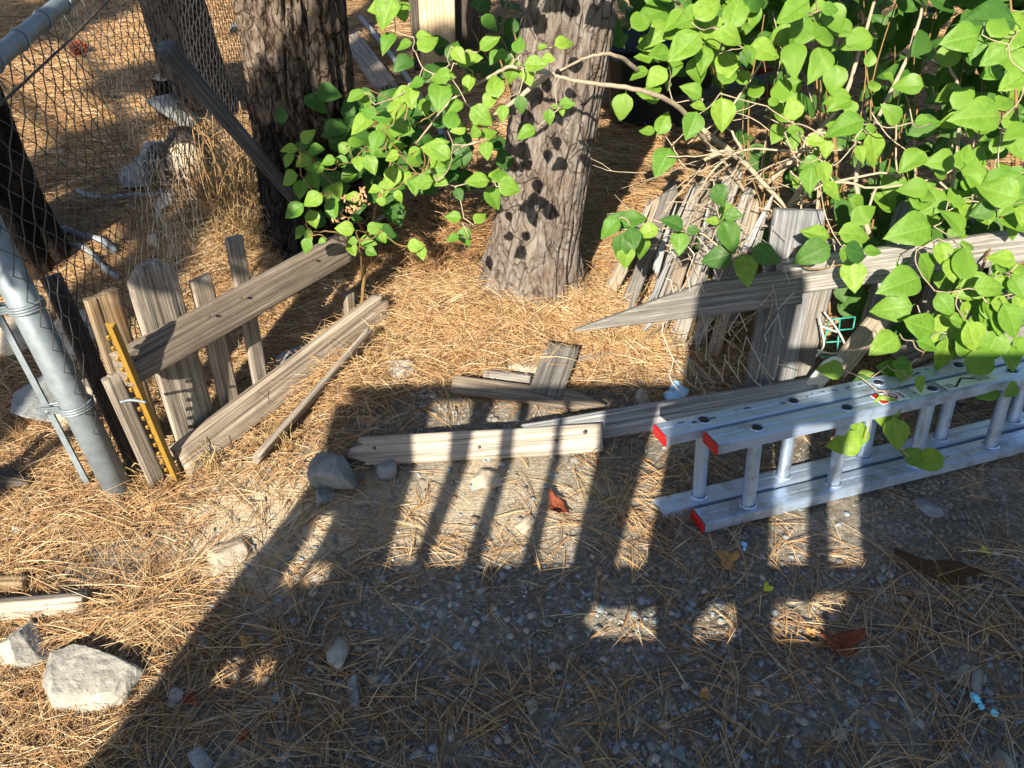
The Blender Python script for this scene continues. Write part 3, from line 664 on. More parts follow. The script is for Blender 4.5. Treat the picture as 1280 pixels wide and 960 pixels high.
# ================================================================== LYING BOARDS IN THE MIDDLE
def lying(name, l0, l1, wdt, thk, mat, label, z0=.02, z1=.02, e0='cut', e1='cut', seed=1, edge=False, tiltv=Vector((0, 0, 0)), cat='board', bolts=()):
    a, b = GG(*l0), GG(*l1); a.z += z0; b.z += z1; wv = (Zu if edge else Zu.cross((b-a).normalized()))+tiltv
    if bolts:
        t = thing(name, a.copy(), label, cat); o = board('timber', a, b, wdt, thk, wv, mat, t, e0, e1, seed)
        ex = (b-a).normalized(); ey = (wv-ex*ex.dot(wv)).normalized(); ez = ex.cross(ey)
        if ez.dot(BK) < 0: ez = -ez
        for (u, v, tall) in bolts:
            c = a.lerp(b, u)+ey*v*wdt+ez*(thk/2-.003); g = TB(); g.tube([c, c+ez*tall, c+ez*(tall+.004)], [.003, .003, .006 if tall > .01 else .005], 8); g.obj('nail', WIRE_DARK, t)
        return t
    return tag(board(name, a, b, wdt, thk, wv, mat, None, e0, e1, seed), label, cat)
lying('fallen_rail', (432, 577), (750, 555), .085, .05, WOOD_PALE, 'long pale timber with nails lying across the barred shadows', .03, .028, 'broken', 'cut', 71, True, Vector((0, 1.2, 0)), 'timber', ((.12, .1, .001), (.52, -.1, .001), (.82, -.05, .002), (.93, .15, .016)))
lying('fallen_rail', (655, 560), (1015, 497), .085, .045, WOOD_BLUE, 'blue grey timber lying from the ladder to the pale nailed timber', .035, .035, 'cut', 'cut', 72, True, Vector((0, 1.2, 0)), 'timber')
lying('short_plank', (704, 446), (680, 510), .108, .022, WOOD_GREY, 'short flat grey plank lying in the needles below the middle trunk', .05, .05, 'cut', 'cut', 73, False, Vector((0, 0, 0)), 'plank')
lying('wood_offcut', (606, 474), (664, 482), .035, .03, WOOD_GREY, 'small grey offcut lying left of the short flat plank', .025, .03, 'cut', 'cut', 74, True, Vector((0, .5, 0)), 'offcut')
lying('fallen_picket', (566, 494), (756, 516), .06, .022, WOOD, 'grey picket with pointed tip lying half in shadow in the middle', .045, .03, 'cut', 'point', 75, False, Vector((0, .1, .45)), 'picket')
lying('buried_plank', (700, 448), (770, 440), .07, .02, WOOD_GREY, 'grey plank end nearly buried in needles right of the short plank', .005, .012, 'cut', 'cut', 76, False, Vector((0, 0, 0)), 'plank')
# lower left scraps
lying('wood_scrap', (-20, 732), (38, 732), .03, .025, WOOD_ORANGE, 'small yellowish wood scrap at the left edge', .02, .02, seed=81, cat='scrap')
lying('wood_scrap', (-20, 768), (112, 757), .05, .03, WOOD_TAN, 'tan board end lying at the left edge above the big rock', .02, .02, seed=82, cat='scrap', edge=True, tiltv=Vector((0, .5, 0)))
lying('wood_scrap', (-10, 606), (46, 612), .055, .05, WOOD_DARK, 'dark wedge of wood lying left of the steel post', .03, .03, 'cut', 'point', 83, True, Vector((0, .4, 0)), 'scrap')
a = GG(4, 640); tag(board('painted_board', a-Vector((.05, 0, .02)), a+Vector((-.09, 0, .2)), .07, .03, Vector((.3, 1, 0)), PINK, None, seed=84), 'faded pink painted board end standing at the left edge', 'board')
# dark log and planks further back
a, b = GG(470, 312), GG(552, 262)
t = thing('charred_log', a.copy(), 'charred log with pale upper edge lying behind the left leaf cluster', 'log')
tb = TB(); tb.tube([a+Vector((0, 0, .06)), (a+b)/2+Vector((0, 0, .075)), b+Vector((0, 0, .06))], [.05, .06, .05], 14); tb.obj('log', CHAR, t)
tb = TB(); tb.tube([a+Vector((0, -.005, .112)), (a+b)/2+Vector((0, 0, .134)), b+Vector((0, 0, .112))], [.008, .014, .006], 8); tb.obj('bare_wood', WOOD_GREY, t)
a, b = GG(437, 52), GG(486, 122)
tag(board('old_plank', a+Vector((0, 0, .04)), b+Vector((0, 0, .04)), .13, .04, Vector((1, .2, .3)), WOOD_TAN, None, 'broken', 'broken', 91), 'weathered tan plank lying right of the thick furrowed trunk', 'plank')
tb = TB(); tb.tube(bend([GG(452, 30)+Vector((0, 0, .05)), GG(500, 95)+Vector((0, 0, .06)), GG(548, 170)+Vector((0, 0, .05)), GG(556, 190)+Vector((0, 0, .04))], 6, .004), .016, 7)
tag(tb.obj('fallen_branch', STICK_BLUE, None), 'long bluish grey branch lying behind the left leaf cluster', 'branch')
# pale split post at the top
a = GG(549, 88)
t = thing('split_post', a, 'broad pale split wooden post at the top centre', 'post')
board('face_board', a, a+Vector((.02, .02, 1.1)), .215, .05, RT, wood_mat('cream_wood', rgb('#a58f70'), rgb('#d0b994'), rgb('#ecdcc0')), t, seed=93, rough=.6); board('side_board', a+Vector((-.13, .02, 0)), a+Vector((-.12, .04, 1.1)), .06, .05, RT, WOOD_DARK, t, seed=94)
board('side_board', a+Vector((.2, .12, 0)), a+Vector((.22, .12, 1.1)), .2, .04, RT, WOOD_DARK, t, seed=95)

# ================================================================== RIGHT FENCE (fallen back)
RB = D(985, 352, 2.23); RA = D(716, 394, 2.12); RC = D(1290, 306, 2.36)
rf = thing('picket_fence', GG(965, 492), 'collapsed weathered fence at right with pointed rail and pickets fallen back', 'fence')
m_ = D(952, 360, 2.2)
board('rail', D(1000, 357, 2.21), RA, .10, .03, Zu+FW*.45, WOOD_GREY, rf, 'cut', 'point_low', seed=101)
board('rail', D(975, 350, 2.20), RC, .105, .035, Zu+FW*.3, WOOD_GREY, rf, 'cut', 'cut', seed=102)
a, b = GG(962, 500), D(1000, 262, 2.22); board('post', a+Vector((0, .03, -.03)), b, .148, .03, RT, WOOD_BLUE, rf, 'cut', 'cut', seed=103)
a, b = GG(1003, 500), D(1040, 300, 2.3); board('picket', a+Vector((0, .06, -.02)), b, .075, .025, RT, WOOD_GREY, rf, 'cut', 'cut', seed=104)
pk = [((752, 392), (826, 236), 2.80, 2.72, 20), ((776, 412), (844, 232), 2.74, 2.70, 21), ((800, 425), (868, 226), 2.70, 2.70, 23), ((818, 432), (893, 214), 2.66, 2.70, 24),
      ((842, 440), (916, 205), 2.64, 2.70, 26), ((866, 446), (930, 226), 2.62, 2.66, 26), ((892, 448), (952, 232), 2.60, 2.62, 26), 
      ((1075, 440), (1120, 250), 2.52, 2.5, 28), ((1112, 440), (1152, 236), 2.50, 2.5, 30), ((1150, 442), (1196, 232), 2.48, 2.5, 32), ((1195, 440), (1236, 230), 2.48, 2.5, 30), ((1240, 436), (1276, 226), 2.48, 2.5, 30), ((1280, 430), (1318, 230), 2.48, 2.5, 30)]
for i, (f0, t0, d0, d1, wp) in enumerate(pk):
    a, b = D(*f0, d0), D(*t0, d1); wd = wp*d0/F
    a.z = max(a.z, gzf(a.x, a.y)-.01); wd *= random.uniform(.62, .98); b = b+RT*random.uniform(-.03, .03)+UP*random.uniform(-.04, .03)
    board('picket', a, b, wd, .018, RT+UP*.15*random.uniform(-1, 1)+FW*random.uniform(-.5, .4), WOOD_GREY if i % 3 else WOOD, rf, 'broken' if i % 4 == 1 else 'cut', 'dogear' if i % 2 else 'broken', seed=110+i, warp=.007)
for i, (p, q, d0, d1, wp) in enumerate((((1110, 452), (1300, 372), 2.36, 2.36, 34), ((1140, 478), (1300, 415), 2.34, 2.34, 30))):
    board('slipped_board', D(*p, d0), D(*q, d1), wp*d0/F, .02, UP+FW*.5, WOOD_GREY, rf, 'broken', 'cut', seed=140+i)
a, b = D(1040, 470, 2.32), D(1120, 372, 2.38)
tag(board('propped_plank', a, b, .075, .02, RT+FW*.4, WOOD, None, 'broken', 'cut', 150), 'grey plank propped on a slant behind the ladder under the leaves', 'plank')
a, b = GG(1008, 492), D(1046, 448, 2.30)
tag(board('white_splint', a, b, .07, .015, RT+FW*.3, plain('chalky_paint', rgb('#c9cfce'), .7, .3), None, 'cut', 'dogear', 151), 'pale whitish board end between the right post and the propped plank', 'board')
for k in range(16):
    a = D(random.uniform(770, 945), random.uniform(300, 420), random.uniform(2.45, 2.62)); b = a+(D(880, 230, 2.62)-D(820, 420, 2.6)).normalized()*random.uniform(.15, .34)+RT*random.uniform(-.05, .05)+BK*random.uniform(0, .05)
    a.z = max(a.z, .03); board('splinter', a, b, random.uniform(.012, .028), .008, RT+FW*random.uniform(-.6, .6), WOOD_BLUE if k % 2 else WOOD_GREY, rf, 'broken', 'sliver', 170+k)
# green coated wire panel and white loose stems
g = TB()
for (p, q) in (((1036, 400), (1069, 396)), ((1069, 396), (1066, 413)), ((1050, 399), (1046, 446)), ((1034, 414), (1066, 411)), ((1032, 428), (1058, 426)), ((1036, 400), (1026, 446)), ((1026, 446), (1052, 446))):
    g.tube([D(*p, 2.36), D(*q, 2.36)], .0026, 5)
tag(g.obj('wire_panel', GREENWIRE, None), 'small green coated wire panel behind the right fence post', 'wire panel')
g = TB()
for pts in (((1030, 390), (1044, 408), (1056, 430), (1058, 448)), ((1022, 438), (1040, 442), (1062, 440)), ((1028, 408), (1046, 415)), ((1024, 398), (1030, 430), (1020, 446))):
    g.tube(bend([D(*p, 2.33) for p in pts], 5), .0032, 5)
tag(g.obj('bleached_twig', plain('bleached_wood', rgb('#bdb8ac'), .7, .2), None), 'bleached white twigs crossing in front of the green wire panel', 'twigs')

# ================================================================== LADDER
LO = GG(873, 658, .0); LO.z = gzf(LO.x, LO.y)+.006
e_ = GG(1290, 556, 0); e_.z = gzf(e_.x, e_.y)+.012
LDv = (e_-LO).normalized(); nh = Vector((-LDv.y, LDv.x, 0)).normalized()
TL = R(11); LU = (Zu*math.cos(TL)+nh*math.sin(TL)); LU = (LU-LDv*LU.dot(LDv)).normalized(); LW = LDv.cross(LU)
if LW.dot(nh) < 0: LW = -LW
lad = thing('extension_ladder', LO, 'aluminium extension ladder lying on its long edge with red end caps', 'ladder')
WID, RW, RH, LEN = .268, .066, .027, 2.3
def ls(px, py, wo, u): # along-ladder position of a picture point on the plane offset (wo) across
    p = PL(px, py, LO+LW*wo, LW); return (p-LO).dot(LDv)
def rail(s0, wo, u0, up):
    """C section: web faces out, two flanges turned towards the rungs"""
    ax = LDv; c = LO+LDv*(s0+LEN/2)+LW*wo+LU*u0; tb = TB(); s = 1 if up else -1; th = .0035
    pr_ = [(-RW/2, -s*RH), (-RW/2, 0), (-RW/2+.006, s*.0025), (-.006, s*.0025), (-.003, s*.0008), (.003, s*.0008), (.006, s*.0025), (RW/2-.006, s*.0025), (RW/2, 0), (RW/2, -s*RH), (RW/2-th, -s*RH), (RW/2-th, -s*th), (-RW/2+th, -s*th), (-RW/2+th, -s*RH)]
    pr_ = [(wv, uv) for wv, uv in pr_]
    k = len(pr_)
    for sgn in (-1, 1):
        for wv, uv in pr_: tb.v.append(c+ax*(sgn*LEN/2)+LW*wv+LU*uv)
    for i in range(k):
        q = (i, (i+1) % k, k+(i+1) % k, k+i); tb.f.append(q); tb.mi.append(0)
    tb.f.append(tuple(range(k))); tb.f.append(tuple(range(2*k-1, k-1, -1))); tb.mi += [0, 0]
    # keep it in board space (x along) for the brushed grain
    M = Matrix(((ax.x, LW.x, LU.x, c.x), (ax.y, LW.y, LU.y, c.y), (ax.z, LW.z, LU.z, c.z), (0, 0, 0, 1))); Mi = M.inverted()
    me = mesh('rail', [Mi @ p for p in tb.v], tb.f, False); o = place(link('rail', me, ALU), M, lad)
    return o
def cap(s0, wo, u0, up):
    s = 1 if up else -1; tb = TB(); c = LO+LDv*(s0-.004)+LW*wo+LU*(u0-s*RH/2+s*.0)
    tb.box(c, LDv, LW, LU, .008, RW+.002, RH+.003); o = tb.obj('end_cap', RED, lad, False)
    b = o.modifiers.new('bevel', 'BEVEL'); b.width = .004; b.segments = 2
def hexrung(s, wo):
    tb = TB(); c = LO+LDv*s+LW*wo; r = .0165
    prof = [(math.cos(q)*r*(1.12 if abs(math.cos(q)) > .5 else 1), math.sin(q)*r*.92) for q in np.linspace(0, 2*math.pi, 18, endpoint=False)]
    for u in (RH, WID-RH*.4):
        for a, b in prof: tb.v.append(c+LDv*a+LW*b+LU*u)
    k = len(prof)
    for i in range(k): tb.f.append((i, (i+1) % k, k+(i+1) % k, k+i)); tb.mi.append(0)
    ax = LU; M = Matrix(((LU.x, LDv.x, LW.x, c.x), (LU.y, LDv.y, LW.y, c.y), (LU.z, LDv.z, LW.z, c.z), (0, 0, 0, 1))); Mi = M.inverted()
    place(link('rung', mesh('rung', [Mi @ p for p in tb.v], tb.f), ALU), M, lad)
    for u, sg_ in ((WID, 1), (RH+.0035, -1)):
        q = TB(); cc2 = c+LU*(u+sg_*.0018)
        if sg_ < 0:
            q.tube([c+LU*RH, c+LU*(RH+.006)], [.026, .020], 18, False); q.obj('rung_collar', ALU, lad); continue
        q.tube([cc2, cc2+LU*sg_*.003], [.0185, .0165], 18, False)   # swaged rim
        q.tube([cc2+LU*sg_*.002, cc2+LU*sg_*.0022], .0125, 18); 
        for f_ in range(18): q.mi[f_] = 0
        for f_ in range(18, len(q.mi)): q.mi[f_] = 1
        q.obj('rung_end', [ALU, BLACKINK], lad)
        q = TB(); q.tube([c+LU*(u-sg_*(RH*.35)), c+LU*(u-sg_*(RH*.35+.006))], [.025, .019], 18, False); q.obj('rung_collar', ALU, lad)
W2 = RW+.012
s_rear = ls(817, 548, W2, 0)+.02
for wo, s0, firsts in ((0, 0, None), (W2, s_rear, None)):
    rail(s0, wo, RH, True); rail(s0+(.018 if wo == 0 else .0), wo, WID, True)
cap(0, 0, RH, True); cap(.018, 0, WID, True); cap(s_rear, W2, WID, True)
sp = ls(1040, 612, 0, 0)-ls(934, 640, 0, 0); f0 = ls(934, 640, 0, 0); r0_ = ls(872, 636, W2, 0)
for k in range(8):
    hexrung(f0+k*sp, 0)
    if r0_+k*sp < s_rear+LEN-.1: hexrung(r0_+k*sp, W2)
# labels on the upper rail of the near section
def label_plate(s, wo, l, wd, mat, h=.0032, name='label'):
    tb = TB(); c = LO+LDv*s+LW*wo+LU*(WID+h); tb.box(c, LDv, LW, LU, l, wd, .0006); return tb.obj(name, mat, lad, False)
def su(px, py, wo):
    p = PL(px, py, LO+LU*(WID+.003), LU); return (p-LO).dot(LDv)
sA = su(1118, 500, 0)
pl = label_plate(sA, .004, .085, .048, STICKER_W)
def ink(par, pts, s, wo, r, mat, h=.0042, closed=False, nm='mark'):
    tb = TB(); P = [LO+LDv*(s+a)+LW*(wo+b)+LU*(WID+h) for a, b in pts]; 
    for p, q in zip(P[:-1], P[1:]):
        d = (q-p); l = d.length; d.normalize(); tb.box((p+q)/2, d, LU.cross(d), LU, l+r, r*2, .0005)
    o = tb.obj(nm, mat, lad, False); o.parent = par; return o
circ = [(.014*math.cos(q), .014*math.sin(q)) for q in np.linspace(0, 2*math.pi, 20)]
ink(pl, circ, sA+.004, .004, .0017, RED); ink(pl, [(-.010, .010), (.010, -.010)], sA+.004, .004, .0014, RED, .0048)
ink(pl, [(-.003, -.009), (.0, .0), (-.002, .008)], sA+.004, .004, .0013, BLACKINK, .0044); ink(pl, [(.0, .0), (.005, -.008)], sA+.004, .004, .0013, BLACKINK, .0046)
tb_ = label_plate(sA-.030, .004, .02, .046, RED, .0040, 'warning_stripe')
ink(pl, [(.028, -.016), (.028, .016)], sA, .004, .0012, BLACKINK); ink(pl, [(.034, -.016), (.034, .010)], sA, .004, .0012, BLACKINK)
sB = su(1213, 478, 0); pl = label_plate(sB, .002, .16, .052, STICKER)
ink(pl, [(-.052, -.018), (-.006, .015), (.022, .0)], sB, .002, .0028, BLACKINK)
for k in range(6): ink(pl, [(.026+k*.007, -.016+.002*(k % 2)), (.026+k*.007, .016-.006*(k % 3))], sB, .002, .0007, BLACKINK, .0041)
for k in range(4): ink(pl, [(-.072+k*.006, -.018), (-.072+k*.006, .004-.003*(k % 2))], sB, .002, .0008, BLACKINK, .0041)
label_plate(su(1160, 492, 0), .004, .05, .046, STICKER)
rs = np.random.default_rng(5); tb = TB(); s = s_rear+.06                       # worn stamped print along the far rail
while s < s_rear+LEN-.2:
    l = rs.uniform(.004, .022); c = LO+LDv*s+LW*(W2+rs.uniform(-.006, .006)+.008)+LU*(WID+.0032)
    tb.box(c, (LDv+LW*rs.uniform(-.35, .35)).normalized(), LW, LU, l, rs.uniform(.002, .005), .0005); s += l+(rs.uniform(.006, .03) if rs.random() < .75 else rs.uniform(.08, .2))
tag(tb.obj('worn_print', BLACKINK, lad, False), kind='stuff')

# ================================================================== ROCKS
def block(name, outline, hgt, inset, label, mat, seed):
    """an angular boulder: hull over its footprint and a smaller flat top, chipped"""
    rs = np.random.default_rng(seed); P = [GG(*q) for q in outline]; c = sum(P, Vector())/len(P); bm = bmesh.new()
    for p in P:
        for z, k in ((-.03, 1.0), (hgt*.45, .98), (hgt*rs.uniform(.85, 1.1), inset)):
            d = (p-c)*k; bm.verts.new((d.x, d.y, z))
    r = bmesh.ops.convex_hull(bm, input=bm.verts); bmesh.ops.delete(bm, geom=list(set(r['geom_interior']+r['geom_unused'])), context='VERTS')
    for _ in range(4): bmesh.ops.subdivide_edges(bm, edges=bm.edges, cuts=1, use_grid_fill=True)
    bmesh.ops.triangulate(bm, faces=bm.faces); bmesh.ops.smooth_vert(bm, verts=bm.verts, factor=.5, use_axis_x=True, use_axis_y=True, use_axis_z=True)
    bm.normal_update(); V = np.array([v.co[:] for v in bm.verts]); dd = .010*fbm(V[:, 0]*14, V[:, 1]*14, V[:, 2]*14, 4, seed)+.005*fbm(V[:, 0]*60, V[:, 1]*60, V[:, 2]*60, 3, seed+1)
    for v, q in zip(bm.verts, dd): v.co += v.normal*float(q)
    me = bpy.data.meshes.new(name); bm.to_mesh(me); bm.free(); me.polygons.foreach_set('use_smooth', [True]*len(me.polygons)); me.set_sharp_from_angle(angle=.7)
    return tag(link(name, me, mat, None, c), label, 'rock')
block('rock', [(64, 822), (100, 812), (150, 826), (186, 845), (158, 884), (120, 896), (70, 893), (58, 860)], .055, .8, 'largest pale angular rock at the lower left', STONE, 5)
rock('rock', 34, 818, 62, 62, 'blunt grey rock tucked behind the largest pale rock', STONE, .7, .3, 4, .5)
rock('rock', 420, 601, 58, 52, 'blue grey rock at the left end of the long pale timber', STONE_B, .9, .25, 5, .9)
rock('rock', 405, 623, 28, 26, 'small blue grey stone leaning on the blue grey rock', STONE_B, .8, .3, 6)
rock('rock', 480, 591, 34, 26, 'rounded grey stone in front of the long pale timber', STONE_B, .8, .35, 7)
rock('rock', 279, 700, 62, 50, 'sunlit pale rock half buried in dust left of the big shadow', STONE_T, .5, .45, 8)
rock('rock', 606, 600, 46, 38, 'flat pale stone sunlit between bars of shadow', STONE_T, .45, .4, 9)
rock('rock', 656, 658, 28, 22, 'small round stone among needles at a shadow bar', STONE_T, .6, .4, 10)
rock('rock', 426, 818, 36, 44, 'knobbly pale stone standing in the shaded gravel', STONE, .7, .3, 11, .4)
rock('rock', 443, 872, 20, 52, 'long narrow grey stone below the knobbly pale stone', STONE_B, .9, .4, 12, .1)
rock('rock', 470, 850, 22, 16, 'small whitish oval pebble right of the long narrow stone', STONE, .6, .3, 13)
rock('rock', 254, 801, 28, 18, 'flat blue chip at the edge of the big shadow', STONE_B, .5, .3, 14)
rock('rock', 253, 950, 38, 26, 'blue grey stone at the bottom edge left of centre', STONE_B, .6, .3, 15)
rock('rock', 554, 770, 17, 20, 'sharp blue chip near the middle of the gravel', STONE_B, .7, .3, 16)
rock('rock', 219, 874, 24, 24, 'grey round stone right of the largest pale rock', STONE, .6, .4, 17)
rock('rock', 664, 886, 18, 24, 'small pale upright stone at the bottom centre', STONE, .8, .3, 18)
rock('rock', 1156, 634, 24, 30, 'flat blue grey stone in the dirt below the ladder', STONE_B, .35, .25, 19, .7)
rock('rock', 1214, 852, 46, 34, 'grey stone half buried at the lower right', STONE, .4, .5, 20, .2)
rock('rock', 1101, 747, 22, 22, 'blue grey pebble right of the sunlit patches', STONE_B, .6, .3, 22)
rock('rock', 850, 944, 20, 20, 'blue pebble at the bottom edge right of centre', STONE_B, .6, .3, 23)
rock('rock', 1046, 918, 24, 18, 'pale flat pebble at the bottom right', STONE, .5, .3, 24)
rock('rock', 1254, 950, 34, 30, 'grey stone in the bottom right corner', STONE, .5, .4, 25)
rock('rock', 497, 466, 50, 34, 'dusty grey rock among needles right of the lower fence rail', STONE, .7, .4, 26)
rock('rock', 388, 448, 84, 44, 'flat slate slab behind the lower fence rail', STONE_B, .4, .4, 27)
rock('rock', 656, 460, 110, 40, 'flat dusty slab showing through needles behind the short plank', STONE_T, .3, .5, 28)
rock('rock', 805, 498, 26, 22, 'grey stone left of the blue plastic scrap', STONE, .7, .4, 29)
rock('rock', 226, 152, 70, 32, 'flat blue slab at the foot of the short dark stump', STONE_B, .8, .2, 31)
rock('rock', 186, 228, 54, 40, 'bluish block left of the grey cut log', STONE_B, .9, .25, 32)
rock('rock', 207, 264, 28, 30, 'small bluish block below the grey cut log', STONE_B, .9, .3, 33)
rock('rock', 196, 196, 30, 42, 'dark rough rock between the slab and the cut log', STONE_B, 1.1, .3, 34)
rock('rock', 94, 425, 60, 62, 'pale flat rock behind the steel post', STONE_T, .7, .35, 35)
rock('rock', 110, 500, 55, 70, 'chalky pale rock behind the foot of the left pickets', STONE_T, .7, .35, 36)
rock('rock', 48, 510, 76, 60, 'dark bluish rock left of the steel post', STONE_B, .8, .3, 37)
rock('rock', 20, 430, 70, 50, 'pale rock at the left edge behind the tension bar', STONE_T, .6, .35, 38)
rock('rock', 300, 38, 26, 34, 'blue stone against the left edge of the thick trunk', STONE_B, .9, .3, 39)
rock('rock', 196, 305, 22, 16, 'small pale pebble near the stock wire', STONE_T, .8, .3, 40)

# ================================================================== SMALL THINGS ON THE GROUND
def flake(name, px, py, wpx, hpx, mat, label, cat, seed, ang=0, curl=.3, lift=.012):
    """a dead leaf or crumpled bit: a lobed sheet with curled rim and real thickness"""
    p = GG(px, py); t = (p-EYE).dot(FW); rs = np.random.default_rng(seed); n = 26; V = []; f = []
    ph = rs.uniform(0, 6, 3); sx, sy = wpx*t/F/2, hpx*t/F/2*1.25; ca, sa = math.cos(ang), math.sin(ang)
    for k in range(5):
        for j in range(n):
            q = 2*math.pi*j/n; r = (k/4)*(1+.22*math.sin(3*q+ph[0])+.15*math.sin(5*q+ph[1])+.06*math.sin(9*q+ph[2]))
            x, y = r*math.cos(q)*sx, r*math.sin(q)*sy; z = curl*min(sx, sy)*(r*r*(.6+.6*math.sin(2*q+ph[1])) + .15*math.sin(4*q+r*5))
            V.append((x*ca-y*sa, x*sa+y*ca, z))
    for k in range(4):
        for j in range(n): f.append((k*n+j, k*n+(j+1) % n, (k+1)*n+(j+1) % n, (k+1)*n+j))
    o = link(name, mesh(name, V, f), mat, None, (p.x, p.y, p.z+lift)); m = o.modifiers.new('thickness', 'SOLIDIFY'); m.thickness = .0012
    return tag(o, label, cat)
flake('dead_leaf', 696, 638, 22, 26, DRYLEAF, 'curled rusty orange leaf on a sunlit bar left of the ladder', 'leaf', 1, .4, .6)
flake('dead_leaf', 907, 703, 24, 22, TANLEAF, 'tan lobed dead leaf on the gravel below the ladder', 'leaf', 2, .2, .4)
flake('bark_flake', 1050, 810, 46, 26, DRYLEAF, 'reddish brown bark flake in the right foreground', 'bark flake', 3, .2, .5, .018)
flake('dead_leaf', 241, 878, 14, 18, DRYLEAF, 'dark red leaf right of the largest pale rock', 'leaf', 4, .8, .5)
flake('dead_leaf', 305, 925, 14, 12, DRYLEAF, 'small dark red leaf near the bottom edge', 'leaf', 5, .1, .5)
flake('fallen_leaf', 958, 738, 11, 11, YELLEAF, 'small yellow green leaf beside a sunlit patch', 'leaf', 6, .1, .2)
flake('fallen_leaf', 1228, 692, 9, 8, YELLEAF, 'tiny yellow leaf in the needles at the right', 'leaf', 7, .1, .2)
flake('fallen_leaf', 578, 428, 12, 8, YELLEAF, 'bright yellow leaf in the sunlit needles left of the middle trunk', 'leaf', 8, .1, .2, .03)
flake('paper_scrap', 34, 668, 26, 16, PAPER, 'dirty white scrap on the needles at the left', 'scrap', 9, .2, .4)
flake('bark_strip', 1170, 714, 90, 26, plain('rotten_bark', rgb('#4a3826'), .9, .1, 0, .3, 30), 'dark strip of rotten bark in the needles at the right', 'bark', 10, -.3, .3, .01)
flake('dead_leaf', 310, 806, 16, 14, TANLEAF, 'tan chip among gravel inside the big shadow', 'leaf', 11, .3, .3)
flake('dead_leaf', 1012, 795, 12, 10, TANLEAF, 'small tan leaf below the right sunlit patch', 'leaf', 12, .3, .4)
flake('dead_leaf', 880, 872, 13, 13, TANLEAF, 'small tan leaf in the foreground needles right of centre', 'leaf', 13, .3, .5)
def crumbs(name, px, py, n, spread, r, mat, label, cat, seed):
    p = GG(px, py); rs = np.random.default_rng(seed); bm = bmesh.new()
    for _ in range(n):
        x, y = rs.normal(size=2)*spread; k = rs.uniform(.5, 1.2)*r
        q = bmesh.ops.create_icosphere(bm, subdivisions=2, radius=k); 
        for v in q['verts']:
            v.co *= 1+rs.uniform(-.28, .28); v.co.z *= .55; v.co += Vector((x, y, gzf(p.x+x, p.y+y)-p.z+k*.3+.008))
    me = bpy.data.meshes.new(name); bm.to_mesh(me); bm.free(); return tag(link(name, me, mat, None, p), label, cat)
crumbs('plastic_scrap', 1222, 880, 9, .010, .008, plain('light_blue_foam', rgb('#7fd3ea'), .6, .3), 'bright light blue crumbled scrap in the lower right', 'plastic scrap', 3)
crumbs('crumpled_plastic', 845, 497, 8, .026, .018, BLUEPLASTIC, 'crumpled pale blue plastic by the right fence post', 'plastic scrap', 4)
crumbs('plastic_scrap', 930, 686, 3, .006, .006, BLUEPLASTIC, 'tiny blue flecks below the ladder', 'plastic scrap', 5)
# pine cone behind the mesh
p = GG(102, 70); t = TB()
for k in range(60):
    a_ = k*2.4; u = k/60; r_ = .045*math.sin(.25+2.7*u); c = p+Vector((u*.10-.05, math.cos(a_)*r_*.9, .045+math.sin(a_)*r_*.9))
    d_ = Vector((.3, math.cos(a_), math.sin(a_))).normalized(); t.tube([c-d_*.012, c+d_*.006, c+d_*.016], [.007, .012, .004], 5)
tag(t.obj('pine_cone', DRYLEAF, None), 'reddish pine cone lying on the slope beyond the mesh', 'pine cone')
# bluish dead sticks behind the left pickets
for pts, r_, lb in ((((82, 292), (104, 300), (128, 306), (146, 320)), .016, 'thick bluish stick beyond the mesh behind the pickets'), (((90, 312), (112, 318), (132, 340), (150, 352)), .011, 'thin bluish stick just below the thick one behind the pickets'), (((98, 244), (130, 252), (165, 250), (210, 246)), .012, 'dark bent stick left of the small bluish blocks')):
    g = TB(); g.tube(bend([GG(*q)+Vector((0, 0, .02)) for q in pts], 5, .004), r_, 7); tag(g.obj('fallen_stick', STICK_BLUE, None), lb, 'stick')
# things in the dark behind the middle trunk
a = GG(812, 170)
bt = thing('storage_bin', a, 'dark blue plastic bin in deep shade right of the middle trunk', 'bin')
tb = TB()
for z0, s0 in ((0, .16), (.02, .17), (.34, .2), (.345, .215), (.37, .215), (.37, .19), (.04, .155)):
    for k in range(16):
        q = math.pi*2*(k+.5)/16; sx2, sy2 = max(-.72, min(.72, math.cos(q))), max(-.72, min(.72, math.sin(q))); tb.v.append(a+Vector((.05+sx2*s0*1.9, .28+sy2*s0*1.4, z0)))
for i in range(6):
    for k in range(16): tb.f.append((i*16+k, i*16+(k+1) % 16, (i+1)*16+(k+1) % 16, (i+1)*16+k)); tb.mi.append(0)
tb.f.append(tuple(6*16+k for k in range(16))); tb.mi.append(0)
tb.obj('body', BIN, bt); tb = TB(); tb.box(a+Vector((.05, .28, .385)), RT, Vector((0, 1, 0)), Zu, .56, .42, .022); o = tb.obj('lid', plain('slate_blue_plastic', rgb('#181f24'), .95, .1), bt, False); b = o.modifiers.new('bevel', 'BEVEL'); b.width = .012; b.segments = 2
a, b = D(842, 128, 3.9), D(1000, 88, 3.9)
tag(board('grey_plank', a, b, .09, .03, UP+FW, WOOD_DARK, None, seed=160), 'grey plank on edge in the dark behind the right shrub', 'plank')
a = GG(958, 130); tb = TB(); nn = 22; prof = [(.10, 0), (.125, .16), (.14, .17), (.14, .2), (.125, .2), (.115, .17), (.0, .15)]
for r_, z in prof:
    for k in range(nn): tb.v.append(a+Vector((r_*math.cos(6.2832*k/nn), r_*math.sin(6.2832*k/nn)+.15, z)))
for i in range(len(prof)-1):
    for k in range(nn): tb.f.append((i*nn+k, i*nn+(k+1) % nn, (i+1)*nn+(k+1) % nn, (i+1)*nn+k)); tb.mi.append(0)
